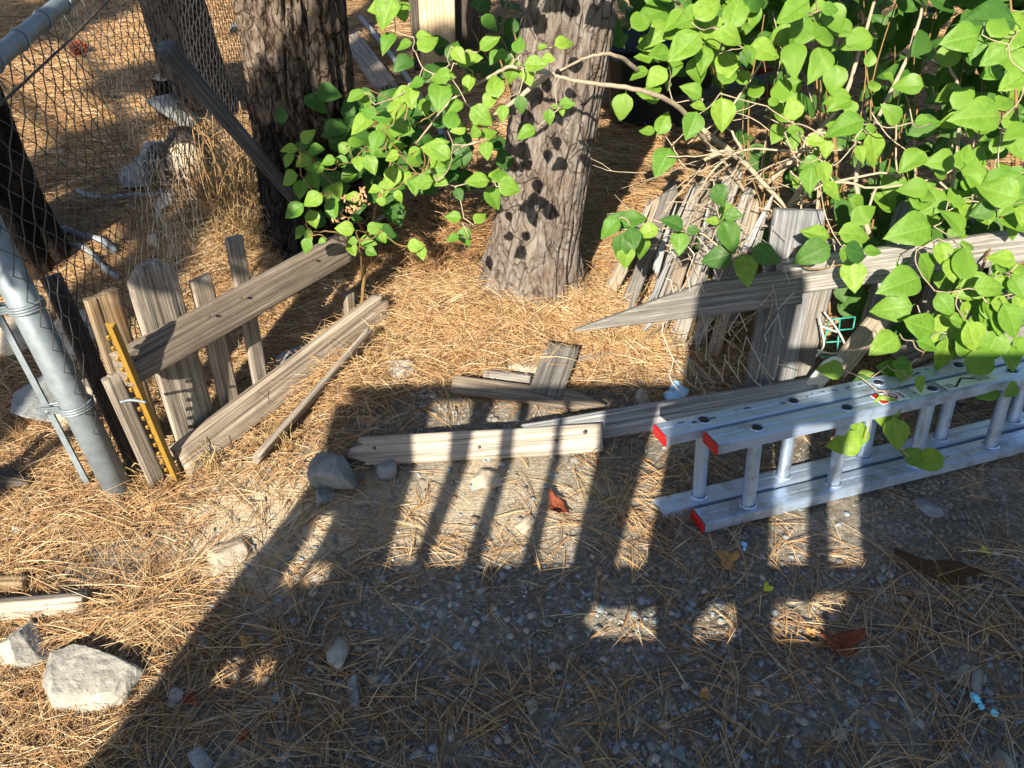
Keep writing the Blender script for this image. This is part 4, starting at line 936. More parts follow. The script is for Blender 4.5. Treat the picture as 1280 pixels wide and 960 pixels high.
tag(tb.obj('clay_pot', POT, None), 'red brown clay pot in the dark behind the shrub', 'pot')

# ================================================================== LEAFY PLANTS
def leaf_mesh(k):
    """unit leaf: base at 0, tip at x=1; heart-shaped, folded on the midrib"""
    rs = np.random.default_rng(100+k); nu, nv = 11, 6; V = []; f = []
    fold = rs.uniform(.05, .5); droop = rs.uniform(-.05, .5); ww = rs.uniform(.40, .47); side = rs.uniform(-.06, .06); wv = rs.uniform(.01, .03)
    for i in range(nu+1):
        u = i/nu; hw = ww*(max(0, math.sin(math.pi*u**.66))**.78)*(1-.18*u)*(1.06 if u < .5 else 1); hw *= 1 if u < .88 else (1-u)/.12*.75+.25
        hw = max(hw, .004)
        for j in range(-nv, nv+1):
            v = j/nv; x = u - (.13*(1-u)**6)*abs(v)**1.2; y = v*hw + side*math.sin(u*3)
            z = fold*abs(y)*(.9-.4*abs(v)) - droop*u*u + wv*math.sin(9*u+4*v*(1 if v > 0 else -1))*abs(v)
            V.append((x, y, z))
    m = 2*nv+1
    for i in range(nu):
        for j in range(2*nv): f.append((i*m+j, (i+1)*m+j, (i+1)*m+j+1, i*m+j+1))
    b0 = len(V); st = rs.uniform(.22, .36); bz = rs.uniform(-.08, .08)         # petiole
    for i in range(4):
        u = i/3
        for q in range(4): V.append((-st*u, .012*math.cos(q*1.57)+bz*u*u, .012*math.sin(q*1.57)-.10*u*u))
    for i in range(3):
        for q in range(4): f.append((b0+i*4+q, b0+i*4+(q+1) % 4, b0+(i+1)*4+(q+1) % 4, b0+(i+1)*4+q))
    return V, f
LV = [leaf_mesh(k) for k in range(10)]
LM = [mesh('leaf', *q) for q in LV]; LMD = [mesh('leaf', *q) for q in LV]
for m in LM: m.materials.append(LEAF)
for m in LMD: m.materials.append(LEAF_DK)
def leaf_frame(c, ang, tilt, size, rs, nw=.42):
    e = RT*math.cos(ang)+UP*math.sin(ang)+FW*tilt; e.normalize()
    n = (BK*.75+Zu*.35-LDIR*.35)+RT*rs.uniform(-nw, nw)+UP*rs.uniform(-nw, nw)*.8; n = (n-e*e.dot(n)).normalized(); s = n.cross(e)
    b = c - e*size*.5
    return Matrix(((e.x*size, s.x*size, n.x*size, b.x), (e.y*size, s.y*size, n.y*size, b.y), (e.z*size, s.z*size, n.z*size, b.z), (0, 0, 0, 1)))
def add_leaf(root, px, py, L, deg, t, rs, dark=False, tilt=None):
    M = leaf_frame(D(px, py, t), R(deg), rs.uniform(-.35, .3) if tilt is None else tilt, L*t/F*.93, rs)
    o = link('leaf', (LMD if dark else LM)[rs.integers(10)], None); place(o, M, root); return M
class Foliage:                                                  # leaves past counting, one mesh
    def __init__(s): s.V = []; s.F = []; s.n = 0
    def add(s, M, k):
        v, f = LV[k]; A_ = np.array(M); P = np.array(v)@A_[:3, :3].T+A_[:3, 3]; s.V.append(P); s.F.append(np.array(f)+s.n); s.n += len(v)
    def obj(s, root, mat):
        V = np.concatenate(s.V)-np.array(root.location); me = fast_mesh('foliage', V, np.concatenate(s.F)); return tag(link('foliage', me, mat, root), kind='stuff')
def z1(s, x0, y0, lst): return [(x0+a/s, y0+b/s, c/s, d) for a, b, c, d in lst]
LEFT = z1(4.364, 340, 100, [(195,297,100,40),(85,375,92,175),(85,440,92,250),(245,380,98,0),(165,445,95,215),(230,478,95,180),(80,540,115,200),(230,550,105,-60),(160,600,100,-100),(215,660,118,200),(115,720,122,215),(225,765,98,-80),(145,835,85,240),(205,855,72,-80),(185,910,85,240),(270,880,45,200),(340,600,125,70),(335,710,120,-80),(365,445,92,170),(420,520,84,20),(475,455,88,-90),(540,470,112,-60),(430,635,90,170),(390,810,102,170),(470,750,66,10),(565,800,88,30),(610,865,62,-70),(530,885,98,-20),(435,880,58,190),(440,930,82,-60),(545,940,66,-30),(790,900,92,10),(820,950,80,-80),(630,290,122,-40),(710,260,135,-20),(670,180,140,250),(760,100,112,-70),(700,80,120,200),(440,90,92,210),(510,110,82,250),(480,240,150,215),(560,330,122,240),(650,420,92,200),(760,400,92,220),(780,445,84,-20),(650,540,125,-110),(735,540,84,-80),(780,580,102,-90),(850,455,62,80),(850,505,42,0),(849,565,56,-80),(915,495,96,0),(920,555,102,-20),(610,600,96,-95),(900,410,112,-30),(925,350,102,30),(920,90,165,-90),(470,330,102,30),(390,380,80,240),(300,440,80,190),(580,390,100,-30),(690,360,100,10),(600,200,100,170),(520,170,100,160),(830,150,95,-80),(690,640,70,-80),(550,600,70,190),(590,660,60,170)])
MID = z1(2.909, 400, 0, [(725,157,68,90),(700,265,88,-110),(655,203,52,200),(755,285,70,-70),(790,235,84,0),(835,215,52,-10),(895,150,76,15),(812,170,36,10),(612,370,72,-120),(665,415,60,-90),(730,385,62,-80),(835,430,56,-90),(745,480,72,200),(903,378,58,0),(850,385,30,150),(880,410,30,-70),(565,475,50,100),(620,485,62,20),(605,550,66,-90),(500,470,55,180),(640,630,66,70),(695,680,86,-10),(635,725,88,-60),(565,660,86,190),(505,710,52,-60),(480,790,60,180),(585,790,56,50),(530,865,72,-80),(480,865,46,200),(435,350,102,-90),(495,330,46,-50),(430,275,82,170),(465,275,70,-10),(380,130,55,0),(300,40,80,-80),(240,50,120,-110),(240,150,82,-120),(300,165,62,190),(210,20,100,200),(540,310,70,-100),(330,350,80,-90),(345,300,60,180),(160,360,60,150),(130,350,60,200)])
RIGHT = z1(2.667, 800, 0, [(425,165,102,-20),(285,225,108,-110),(350,197,52,-80),(215,200,92,-100),(140,165,132,225),(50,260,82,215),(95,285,32,-90),(60,180,84,200),(205,80,102,170),(290,40,110,80),(250,110,110,-70),(310,120,90,-20),(230,20,100,40),(160,60,110,190),(100,50,110,220),(40,40,110,200),(320,30,110,70),(60,110,100,230),(500,40,118,-150),(610,115,126,-100),(535,115,112,-90),(590,25,60,180),(640,28,64,0),(170,300,76,160),(190,355,56,180),(275,390,106,-80),(170,425,92,-110),(80,405,76,60),(75,545,102,-110),(20,435,52,180),(510,355,78,100),(455,450,72,-120),(680,415,118,200),(785,505,112,-75),(730,455,42,200),(775,425,42,0),(450,335,42,40),(1165,55,172,175),(1060,130,122,190),(1220,120,172,230),(1120,385,165,178),(1160,495,126,215),(1265,495,102,-60),(1190,625,142,215),(1165,245,86,200),(1230,280,90,220),(1250,200,90,200),(1250,60,100,60),(950,400,52,10),(990,408,36,10),(560,545,62,200),(590,470,60,-10),(520,430,50,10),(620,500,60,-80),(620,580,80,-70),(740,515,60,-60),(570,600,90,-100),(1130,140,110,-110),(1170,190,90,210),(1240,390,80,60),(1260,300,90,-60),(1265,600,90,-30),(1100,700,90,-20),(1145,710,80,-60),(1235,665,90,190),(1270,720,80,-90)])
RIGHT_LOW = z1(3.69, 940, 230, [(490,230,152,0),(465,435,152,-90),(495,315,132,-10),(565,305,82,10),(735,215,205,190),(970,360,132,-80),(820,395,152,-60),(680,460,205,205),(640,575,165,190),(610,745,155,215),(760,650,172,170),(890,680,185,225),(1000,480,172,-160),(1110,470,132,10),(1190,420,122,20),(1095,610,122,-100),(1020,715,152,-60),(1100,770,172,-110),(360,860,118,180),(720,880,152,-30),(620,850,110,180),(530,880,72,10),(890,800,152,-90),(490,920,92,200),(1130,30,172,160),(1210,640,172,-70),(1060,130,102,190),(960,85,82,0),(380,30,102,-30),(890,330,120,-70),(900,560,120,-60),(930,400,110,-90),(820,740,100,-10),(900,730,110,240),(1150,340,110,160),(1240,480,120,-60),(1230,380,90,30),(1170,560,110,-20),(1240,560,90,-70),(990,590,90,-50),(450,280,100,160),(430,330,70,-80),(680,830,90,190),(780,930,90,-60),(1040,800,70,-80)])
DARKS = z1(2.667, 800, 0, [(270,655,78,-70),(315,718,62,-10),(240,733,46,160),(105,740,78,160),(130,815,82,-90),(180,768,42,0),(305,795,112,-60),(250,860,100,200),(430,850,102,-20),(575,780,92,160),(570,850,120,210),(20,775,72,200),(-25,800,80,-80),(-60,830,90,-95),(-70,730,84,170),(-105,760,80,215),(-15,725,84,10),(-45,860,80,-90),(360,905,110,-75),(10,830,80,-80)])
RIGHT_LOW += [(1068, 548, 44, 250), (1056, 556, 40, 200), (1156, 577, 40, 190), (1140, 570, 30, 150), (1108, 520, 46, -80), (1120, 545, 40, -80)]

_r = np.random.default_rng(9)
TOPS = [(_r.uniform(555, 745), _r.uniform(-190, -18), _r.uniform(24, 40), _r.uniform(0, 360)) for _ in range(60)]   # the same spray going on above the picture
MID += [(_r.uniform(515, 625), _r.uniform(50, 235), _r.uniform(20, 34), _r.uniform(0, 360)) for _ in range(16)]
# ---- left sapling
sp_base = GG(452, 395); lsap = thing('leafy_sapling', sp_base, 'bright green leafy sapling hanging in front of the thick furrowed trunk', 'sapling')
rs = np.random.default_rng(21); lt = TB()
def nearest(lines, p): return min((q for l in lines for q in l), key=lambda q: (q-p).length)
def grow(root, lines, leaves, mat, rs, tr, dark=False, rad=.0022, tilt=None, extra=None):
    tw = TB(); nodes = [q for l in lines for q in l]; starts = []
    for (px, py, L, dg) in leaves:
        t = rs.uniform(*tr)+ (extra(px, py) if extra else 0)
        dk = dark if isinstance(dark, bool) else rs.random() < dark
        M = add_leaf(root, px, py, L, dg+rs.uniform(-8, 8), t, rs, dk, tilt)
        starts.append(M.to_3x3() @ Vector((-.28, 0, -.08)) + M.translation)
    todo = list(starts)
    while todo:                                                  # each twig springs from the nearest wood already there
        best = min(((min(((q-p).length, k) for k, q in enumerate(nodes)), i) for i, p in enumerate(todo)), key=lambda z: z[0][0])
        (d_, k), i = best; p = todo.pop(i); q = nodes[k]
        if d_ > .34: break
        if d_ > .006:
            P = bend([p, p.lerp(q, .5)+Vector(rs.normal(size=3))*.10*d_+Vector((0, 0, -.06*d_)), q], 4); r = rad*(.8+2.2*min(d_, .3)); tw.tube(P, [r*.8]*(len(P)-1)+[r*1.15], 4, False)
            nodes += [P[2], P[4], P[6]]
        nodes.append(p)
    return tw
lines = []
def stem(root, pts, r, mat, name='branch', jit=.002, n=6):
    P = bend(pts, n, jit); tb = TB(); k = len(P); tb.tube(P, [r*(1-.6*i/(k-1)) for i in range(k)], 7); tb.obj(name, mat, root); lines.append(P)
stem(lsap, [sp_base, D(456, 340, 2.62), D(470, 260, 2.52), D(500, 170, 2.44), D(520, 100, 2.4)], .007, TWIG_BROWN)
stem(lsap, [D(462, 300, 2.57), D(430, 250, 2.42), D(400, 215, 2.38), D(372, 200, 2.36)], .004, TWIG_BROWN)
stem(lsap, [D(458, 330, 2.6), D(440, 300, 2.4), D(420, 290, 2.3), D(390, 290, 2.28)], .004, TWIG_BROWN)
stem(lsap, [D(452, 350, 2.6), D(452, 320, 2.4), D(450, 305, 2.25), D(462, 290, 2.2), D(476, 280, 2.2)], .0035, TWIG_BROWN)
stem(lsap, [D(472, 250, 2.5), D(505, 220, 2.42), D(535, 218, 2.4), D(556, 215, 2.4)], .004, TWIG_BROWN)
stem(lsap, [D(485, 215, 2.47), D(500, 170, 2.4), D(530, 150, 2.38), D(560, 130, 2.36)], .004, TWIG_BROWN)
tw = grow(lsap, lines, LEFT, LEAF, rs, (2.08, 2.4), .0, extra=lambda px, py: -.14*min(1, max(0, (px-430)/110)))
tag(tw.obj('twig', TWIG_BROWN, lsap), kind='stuff')
fo = Foliage(); rs2 = np.random.default_rng(5)
for _ in range(130):
    a = rs2.normal(size=2); c = D(475+a[0]*52, 190+a[1]*42, rs2.uniform(2.45, 2.75)); fo.add(leaf_frame(c, rs2.uniform(0, 6.3), rs2.uniform(-.4, .4), rs2.uniform(.05, .085), rs2, .6), int(rs2.integers(10)))
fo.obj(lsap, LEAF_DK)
# dry seed cluster
tb = TB()
for k in range(46):
    u = rs.random(); c = D(420+u*38+rs.uniform(-5, 5), 268-u*26+rs.uniform(-14, 14), 2.22); d_ = Vector(rs.normal(size=3)).normalized()*.008; tb.tube([c-d_, c, c+d_], [.001, .004, .001], 5, False)
tag(tb.obj('dry_seed_cluster', plain('dry_seed', rgb('#a88562'), .7, .2), lsap))

# ---- right shrub
sh_base = GG(1105, 380); shrub = thing('leafy_shrub', sh_base, 'large bright green shrub with heart shaped leaves growing through the right fence', 'shrub')
lines = []
stem(shrub, [D(930, 250, 2.75), D(985, 205, 2.6), D(1050, 130, 2.5), D(1075, 60, 2.44), D(1100, -20, 2.4)], .011, TWIG)
stem(shrub, [sh_base, D(1088, 300, 2.5), D(1072, 210, 2.46), D(1135, 70, 2.42), D(1160, -20, 2.4)], .010, TWIG)
stem(shrub, [sh_base+Vector((-.1, .1, 0)), D(1040, 150, 2.62), D(1030, 60, 2.6), D(1024, -20, 2.6)], .009, TWIG_BROWN)
stem(shrub, [sh_base+Vector((.1, .05, 0)), D(1180, 280, 2.5), D(1200, 150, 2.45), D(1190, 90, 2.4), D(1165, 75, 2.4)], .008, TWIG)
stem(shrub, [sh_base+Vector((.25, .0, 0)), D(1262, 250, 2.35), D(1270, 120, 2.25), D(1262, -10, 2.2)], .008, TWIG_BROWN)
stem(shrub, [D(1180, 330, 2.4), D(1170, 390, 2.2), D(1160, 430, 2.1), D(1150, 450, 2.1)], .005, TWIG_BROWN)
stem(shrub, [D(1240, 300, 2.35), D(1225, 350, 2.2), D(1235, 400, 2.1)], .005, TWIG_BROWN)
stem(shrub, [D(885, 180, 2.45), D(850, 135, 2.2), D(800, 113, 2.05), D(745, 104, 1.98), D(705, 98, 1.95), D(686, 90, 1.95)], .0085, TWIG)
stem(shrub, [D(850, 5, 2.2), D(790, -40, 2.02), D(700, -70, 1.9), D(620, -130, 1.88), D(570, -150, 1.88)], .005, TWIG)
stem(shrub, [D(800, 90, 2.2), D(772, 70, 2.06), D(740, 70, 2.0), D(700, 88, 1.95)], .007, TWIG)
stem(shrub, [D(686, 92, 1.95), D(650, 122, 2.0), D(620, 142, 2.05), D(600, 172, 2.1)], .0075, TWIG)
stem(shrub, [D(688, 92, 1.95), D(640, 84, 2.0), D(608, 98, 2.05), D(560, 130, 2.1), D(520, 180, 2.2)], .006, TWIG)
stem(shrub, [D(935, 245, 2.7), D(900, 195, 2.55), D(885, 180, 2.52), D(905, 150, 2.42), D(975, 40, 2.3)], .007, TWIG)
stem(shrub, [D(905, 110, 2.4), D(880, 70, 2.25), D(860, 40, 2.2), D(850, 5, 2.2)], .005, TWIG_BROWN)
stem(shrub, [D(985, 250, 2.6), D(1000, 330, 2.15), D(1060, 330, 2.1)], .004, TWIG_BROWN)
stem(shrub, [D(930, 300, 2.3), D(905, 310, 2.05), D(870, 290, 2.05), D(800, 285, 2.05), D(770, 290, 2.05)], .0032, TWIG)
rs = np.random.default_rng(33)
dep = lambda px, py: .10*sg(np.array(px), 1000, 850)*0
tw = grow(shrub, lines, RIGHT, LEAF, rs, (2.0, 2.35), .05)
tw2 = grow(shrub, lines, RIGHT_LOW, LEAF, rs, (1.98, 2.13), .05)
tw3 = grow(shrub, lines, MID+TOPS, LEAF, rs, (1.84, 2.04), .05)
tw4 = grow(shrub, lines, DARKS, LEAF, rs, (1.95, 2.1), .5)
for q in (tw2, tw3, tw4):
    n0 = len(tw.v); tw.v += q.v; tw.f += [tuple(i+n0 for i in f) for f in q.f]; tw.mi += q.mi
tag(tw.obj('twig', TWIG, shrub), kind='stuff')
fo = Foliage()
for (cx_, cy_, sx_2, sy_2, n, t0, t1) in ((1150, 190, 90, 100, 70, 2.6, 3.2), (1050, 80, 120, 70, 60, 2.8, 3.6), (900, 10, 90, 25, 60, 2.6, 3.4), (1230, 60, 50, 60, 50, 2.3, 3.0), (1180, 320, 80, 50, 70, 2.4, 2.7), (960, 280, 60, 60, 20, 2.75, 2.95), (1030, -180, 190, 80, 1500, 2.2, 3.0), (1300, -60, 60, 120, 400, 2.3, 2.9)):
    for _ in range(n):
        a = rs.normal(size=2); c = D(cx_+a[0]*sx_2, cy_+a[1]*sy_2, rs.uniform(t0, t1))
        if c.z > .08: fo.add(leaf_frame(c, rs.uniform(0, 6.3), rs.uniform(-.5, .5), rs.uniform(.06, .12), rs, .8), int(rs.integers(10)))
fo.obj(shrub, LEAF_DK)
fo = Foliage()
for (cx_, cy_, sx_2, sy_2, n, t0, t1) in ((860, 45, 45, 32, 26, 2.1, 2.4), (1240, 120, 30, 80, 16, 2.0, 2.35), (1170, 270, 50, 30, 14, 2.1, 2.35), (1235, 380, 30, 40, 14, 2.0, 2.2), (1010, 40, 30, 40, 14, 2.1, 2.4), (1190, 250, 60, 70, 36, 2.1, 2.4), (1000, 130, 70, 60, 22, 2.25, 2.5), (1225, 420, 40, 22, 16, 2.0, 2.15)):
    for _ in range(n):
        a = rs.normal(size=2); c = D(cx_+a[0]*sx_2, cy_+a[1]*sy_2, rs.uniform(t0, t1)); fo.add(leaf_frame(c, rs.uniform(0, 6.3), rs.uniform(-.4, .4), rs.uniform(.045, .09), rs, .5), int(rs.integers(10)))
fo.obj(shrub, LEAF)
# brown shoots
for k in range(38):
    px = rs.uniform(930, 1270); a = D(px, rs.uniform(300, 380), rs.uniform(2.5, 2.8)); a.z = max(.0, a.z-.1); b = D(px+rs.uniform(-40, 40), rs.uniform(-30, 120), rs.uniform(2.45, 2.9))
    stem(shrub, [a, a.lerp(b, .35)+Vector((rs.uniform(-.06, .06), rs.uniform(-.04, .04), 0)), a.lerp(b, .7)+Vector((rs.uniform(-.06, .06), 0, 0)), b], rs.uniform(.0025, .005), TWIG_BROWN if k % 3 else TWIG, 'shoot', .003, 4)

# ---- dead pale branches tangled over the collapsed fence
def twigs(name, polys, r, mat, label, cat, jit=.002):
    tb = TB()
    for pts in polys: 
        P = bend([D(x, y, t) for x, y, t in pts], 4, jit); k = len(P); tb.tube(P, [r*(1-.5*i/k) for i in range(k)], 5)
    return tag(tb.obj(name, mat, None), label, cat)
twigs('dead_branch', [[(872, 245, 2.5), (890, 215, 2.42), (928, 188, 2.38), (1000, 190, 2.36), (1012, 188, 2.36)], [(928, 188, 2.38), (915, 165, 2.38), (908, 160, 2.4)], [(1000, 190, 2.36), (1020, 165, 2.34), (1080, 180, 2.32)], [(1018, 165, 2.34), (1030, 200, 2.32), (1042, 228, 2.3)]], .0048, TWIG, 'pale forked dead branch arching left over the collapsed fence', 'branch')
twigs('dead_branch', [[(985, 255, 2.4), (1042, 228, 2.32), (1095, 235, 2.3), (1168, 223, 2.3), (1204, 203, 2.3)], [(1095, 235, 2.3), (1080, 275, 2.3)], [(1168, 223, 2.3), (1190, 240, 2.3)], [(1042, 228, 2.32), (1100, 216, 2.3), (1130, 222, 2.3)], [(1120, 222, 2.3), (1158, 198, 2.3), (1195, 196, 2.3)]], .0048, TWIG, 'long pale dead branch reaching right above the fence rail', 'branch')
twigs('dead_branch', [[(860, 150, 2.6), (920, 195, 2.55), (960, 235, 2.5), (985, 262, 2.46)], [(985, 262, 2.46), (1005, 225, 2.4), (1012, 190, 2.38)], [(925, 198, 2.55), (905, 190, 2.5), (880, 200, 2.5)]], .012, TWIG, 'thick weathered dead branch lying down to the top of the right post', 'branch')
twigs('dead_branch', [[(1012, 205, 2.3), (1000, 170, 2.28), (955, 145, 2.28)], [(1000, 185, 2.3), (1050, 188, 2.3), (1080, 182, 2.3)], [(860, 180, 2.5), (900, 150, 2.45), (945, 130, 2.4)], [(830, 265, 2.5), (860, 230, 2.5), (880, 205, 2.5)], [(845, 235, 2.55), (870, 215, 2.5), (900, 205, 2.45)], [(1090, 140, 2.35), (1110, 170, 2.33), (1150, 200, 2.3)]], .0026, TWIG, 'thin grey dead twigs criss crossing above the collapsed fence', 'twigs')['kind'] = 'stuff'
rs = np.random.default_rng(71)
tb = TB()
for k in range(55):
    x, y = rs.uniform(800, 1010), rs.uniform(175, 330); a = rs.uniform(-.9, .9)+(3.14 if rs.random() < .4 else 0); l = rs.uniform(30, 110); t0 = rs.uniform(2.3, 2.55)
    p0, p1, p2 = D(x, y, t0), D(x+l*.5*math.cos(a)+rs.normal()*6, y-l*.5*math.sin(a)+rs.normal()*6, t0-.03), D(x+l*math.cos(a), y-l*math.sin(a), t0+rs.uniform(-.08, .04))
    P = bend([p0, p1, p2], 4, .002); r = rs.uniform(.0014, .0032); tb.tube(P, [r*(1-.6*i/8) for i in range(9)], 4, False)
    q = P[4]; e = q+(P[5]-P[4]).normalized()*.06+Vector(rs.normal(size=3))*.03; tb.tube([q, q.lerp(e, .5)+Vector(rs.normal(size=3))*.004, e], [r*.7, r*.6, r*.3], 4, False)
tag(tb.obj('dead_twig', TWIG, None), 'thicket of bare grey twigs over the collapsed fence', 'twigs', kind='stuff')
# chicken wire, torn and warped
tb = TB(); hx = .056
def cw(u, v):
    p = D(815, 310, 2.15).lerp(D(1000, 285, 2.12), u).lerp(D(845, 500, 2.30).lerp(D(995, 470, 2.16), u), v)
    return p+BK*(.05*math.sin(u*5+v*3)+.02*math.sin(v*9+u*4))+RT*.02*math.sin(v*7)+UP*.02*math.sin(u*8+v*5)
nu, nv = 8, 7
P = {}
for i in range(nu+1):
    for j in range(nv*2+1):
        o_ = (.5 if j % 4 in (1, 2) else 0); P[i, j] = cw((i+o_+rs.uniform(-.16, .16))/nu, (j/2+(.12 if j % 2 else -.12)+rs.uniform(-.1, .1))/nv)
for i in range(nu):
    for j in range(nv*2):
        if rs.random() < .3: continue
        if j % 2 == 1: tb.tube([P[i, j], P[i, j+1]], .0021, 3, False)
        else:
            tb.tube([P[i, j], P[i, j+1]], .0016, 3, False)
            k = i-1 if (j % 4) == 0 else i+1
            if (k, j+1) in P and rs.random() < .75: tb.tube([P[i, j], P[k, j+1]], .0016, 3, False)
tag(tb.obj('chicken_wire', plain('old_wire', rgb('#b5afa5'), .6, .4, .3), None), 'torn hexagonal chicken wire draped over the pointed rail of the right fence', 'chicken wire', kind='stuff')
tb = TB()
for k in range(26):
    x = rs.uniform(840, 970); y = rs.uniform(350, 460); a = D(x, y, rs.uniform(2.1, 2.35)); b = D(x+rs.uniform(-60, 60), y+rs.uniform(10, 70), rs.uniform(2.1, 2.4))
    tb.tube(bend([a, a.lerp(b, .5)+Vector(rs.normal(size=3))*.02, b], 4), .0016, 4, False)
tag(tb.obj('dry_stem', TWIG, None), 'tangle of thin dry stems under the pointed rail', 'stems', kind='stuff')

# dark shrubs behind
for (bx_, by_, n, sp_, tt, lb) in ((640, 95, 120, 46, (4.3, 5.4), 'twiggy green bush in the shade left of the middle trunk top'), (790, 60, 110, 70, (4.6, 5.8), 'shaded bush behind the dark blue bin'), (1060, 50, 110, 120, (3.7, 4.8), 'dense dark bush behind the large bright shrub')):
    b0 = GG(bx_, by_+30); t = thing('background_bush', b0, lb, 'bush'); fo = Foliage(); tb = TB()
    for k in range(16):
        e = D(bx_+rs.normal()*sp_, by_-60+rs.normal()*40, rs.uniform(*tt)); e.z = max(e.z, .1)
        tb.tube(bend([b0+Vector((rs.uniform(-.1, .1), rs.uniform(-.1, .1), -.02)), b0.lerp(e, .5)+Vector(rs.normal(size=3))*.05, e], 4), .005, 5)
    tb.obj('stem', TWIG_BROWN, t)
    for _ in range(n):
        c = D(bx_+rs.normal()*sp_, by_-20+rs.normal()*50, rs.uniform(*tt))
        if c.z > .05: fo.add(leaf_frame(c, rs.uniform(0, 6.3), rs.uniform(-.5, .5), rs.uniform(.06, .12), rs, .9), int(rs.integers(10)))
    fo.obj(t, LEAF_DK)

# ================================================================== NEEDLES, GRAVEL, STRAW
def scatter(n, x0, x1, y0, y1, dens, rng):
    x = rng.uniform(x0, x1, n); y = rng.uniform(y0, y1, n); k = rng.random(n) < dens(x, y); x, y = x[k], y[k]
    px, py, dep = to_px(x, y, np.zeros_like(x)); k = (dep > .2) & (px > -160) & (px < 1440) & (py > -120) & (py < 1080)
    return x[k], y[k]
def needles(name, x, y, rng, lmin, lmax, wd, lift, tilt=.10, pal=(.4, .3, .18, .12)):
    n = len(x); th = rng.uniform(0, 2*np.pi, n)
    X = np.concatenate([x, x, x]); Y = np.concatenate([y, y, y]); k3 = np.concatenate([np.zeros(n), np.ones(n), np.ones(n)*2])
    TH = np.concatenate([th, th+rng.normal(0, .13, n), th+rng.normal(0, .2, n)]); L0 = rng.uniform(lmin, lmax, n); L = np.concatenate([L0, L0*rng.uniform(.85, 1.1, n), L0*rng.uniform(.5, 1.1, n)])
    keep = (k3 < 2) | (rng.random(3*n) < .6); X, Y, TH, L = X[keep], Y[keep], TH[keep], L[keep]; m = len(X)
    zl = np.abs(rng.normal(0, lift, m))+.0025; tl = rng.normal(0, tilt, m); cv = rng.normal(0, .9, m); sag = rng.uniform(0, .012, m)
    S = 6; pts = []
    for i in range(S):
        u = i/(S-1); d = (u-.0)*L; a = TH+cv*(u-.3)*.8
        px = X+np.cos(TH)*d + np.cos(TH+1.57)*cv*.12*L*u*u; py = Y+np.sin(TH)*d + np.sin(TH+1.57)*cv*.12*L*u*u
        g = gz(px, py); z = np.maximum(g+.0015, gz(X, Y)*.5+g*.5+zl+tl*d*.5+sag*np.sin(u*3.1))
        pts.append((px, py, z, u))
    w_ = wd*rng.uniform(.7, 1.2, m); V = []
    for i, (px, py, z, u) in enumerate(pts):
        k = w_*(1-.75*u**3)*.5; ox, oy = -np.sin(TH)*k, np.cos(TH)*k
        V.append(np.stack([px+ox, py+oy, z], -1)); V.append(np.stack([px-ox, py-oy, z], -1)); V.append(np.stack([px, py, z+k*1.5], -1))
    V = np.stack(V, 1).reshape(-1, 3); base = np.arange(m)*(3*S); Fs = []
    for i in range(S-1):
        a = base+3*i
        Fs += [np.stack([a, a+3, a+5, a+2], -1), np.stack([a+2, a+5, a+4, a+1], -1)]
    nf = len(Fs); Fq = np.concatenate(Fs); mi = np.tile(rng.choice(4, m, p=pal), nf)
    o = link(name, fast_mesh(name, V, Fq, mi), NEEDLE); return tag(o, kind='stuff')
def dn(x, y): return litter(x, y)**1.15
x, y = scatter(52000, -2.0, 2.2, .45, 3.1, dn, RNG)
o = needles('pine_needles', x, y, RNG, .06, .17, .0016, .006, pal=(.32, .32, .27, .09)); tag(o, 'fallen tan pine needles covering the yard on this side of the fences', 'pine needles')
x, y = scatter(34000, -4.6, 3.6, 3.0, 7.5, lambda x, y: np.full_like(x, .8), RNG)
o = needles('pine_needles', x, y, RNG, .08, .19, .0028, .012, pal=(.26, .36, .34, .04)); tag(o, 'fallen needles on the slope beyond the trunks', 'pine needles')  # browner mix puts the slope's shade into the needle colour
# deeper drifts
def drift(pts, n, rad, lift, lmin=.07, lmax=.17, tilt=.3, label='', pal=(.4, .3, .18, .12)):
    xs_, ys_ = [], []
    for (px, py, k) in pts:
        p = G(px, py); xs_.append(RNG.normal(p.x, rad*k, int(n*k))); ys_.append(RNG.normal(p.y, rad*k*.7, int(n*k)))
    o = needles('needle_drift', np.concatenate(xs_), np.concatenate(ys_), RNG, lmin, lmax, .0015, lift, tilt, pal); return tag(o, label, 'pine needles')
drift([(620, 410, 1), (540, 420, 1), (700, 410, .8), (430, 480, .5)], 1700, .16, .03, label='sunlit drift of straw coloured needles at the foot of the middle trunk', pal=(.42, .32, .16, .10))
drift([(540, 310, 1), (500, 290, .8), (560, 340, .7)], 1300, .11, .07, tilt=.7, label='rusty heap of needles between the two large trunks', pal=(.2, .45, .33, .02))
drift([(300, 260, 1), (330, 300, .8), (280, 320, .6)], 800, .10, .05, tilt=.6, label='heap of dry needles left of the thick furrowed trunk')
drift([(60, 600, 1), (130, 640, .6), (20, 700, .4), (180, 760, .5), (60, 930, .6)], 700, .14, .012, tilt=.2, label='needle drift round the foot of the steel post')
drift([(785, 415, .8), (790, 450, .6)], 450, .10, .03, tilt=.4, label='straw pile under the collapsed right fence')
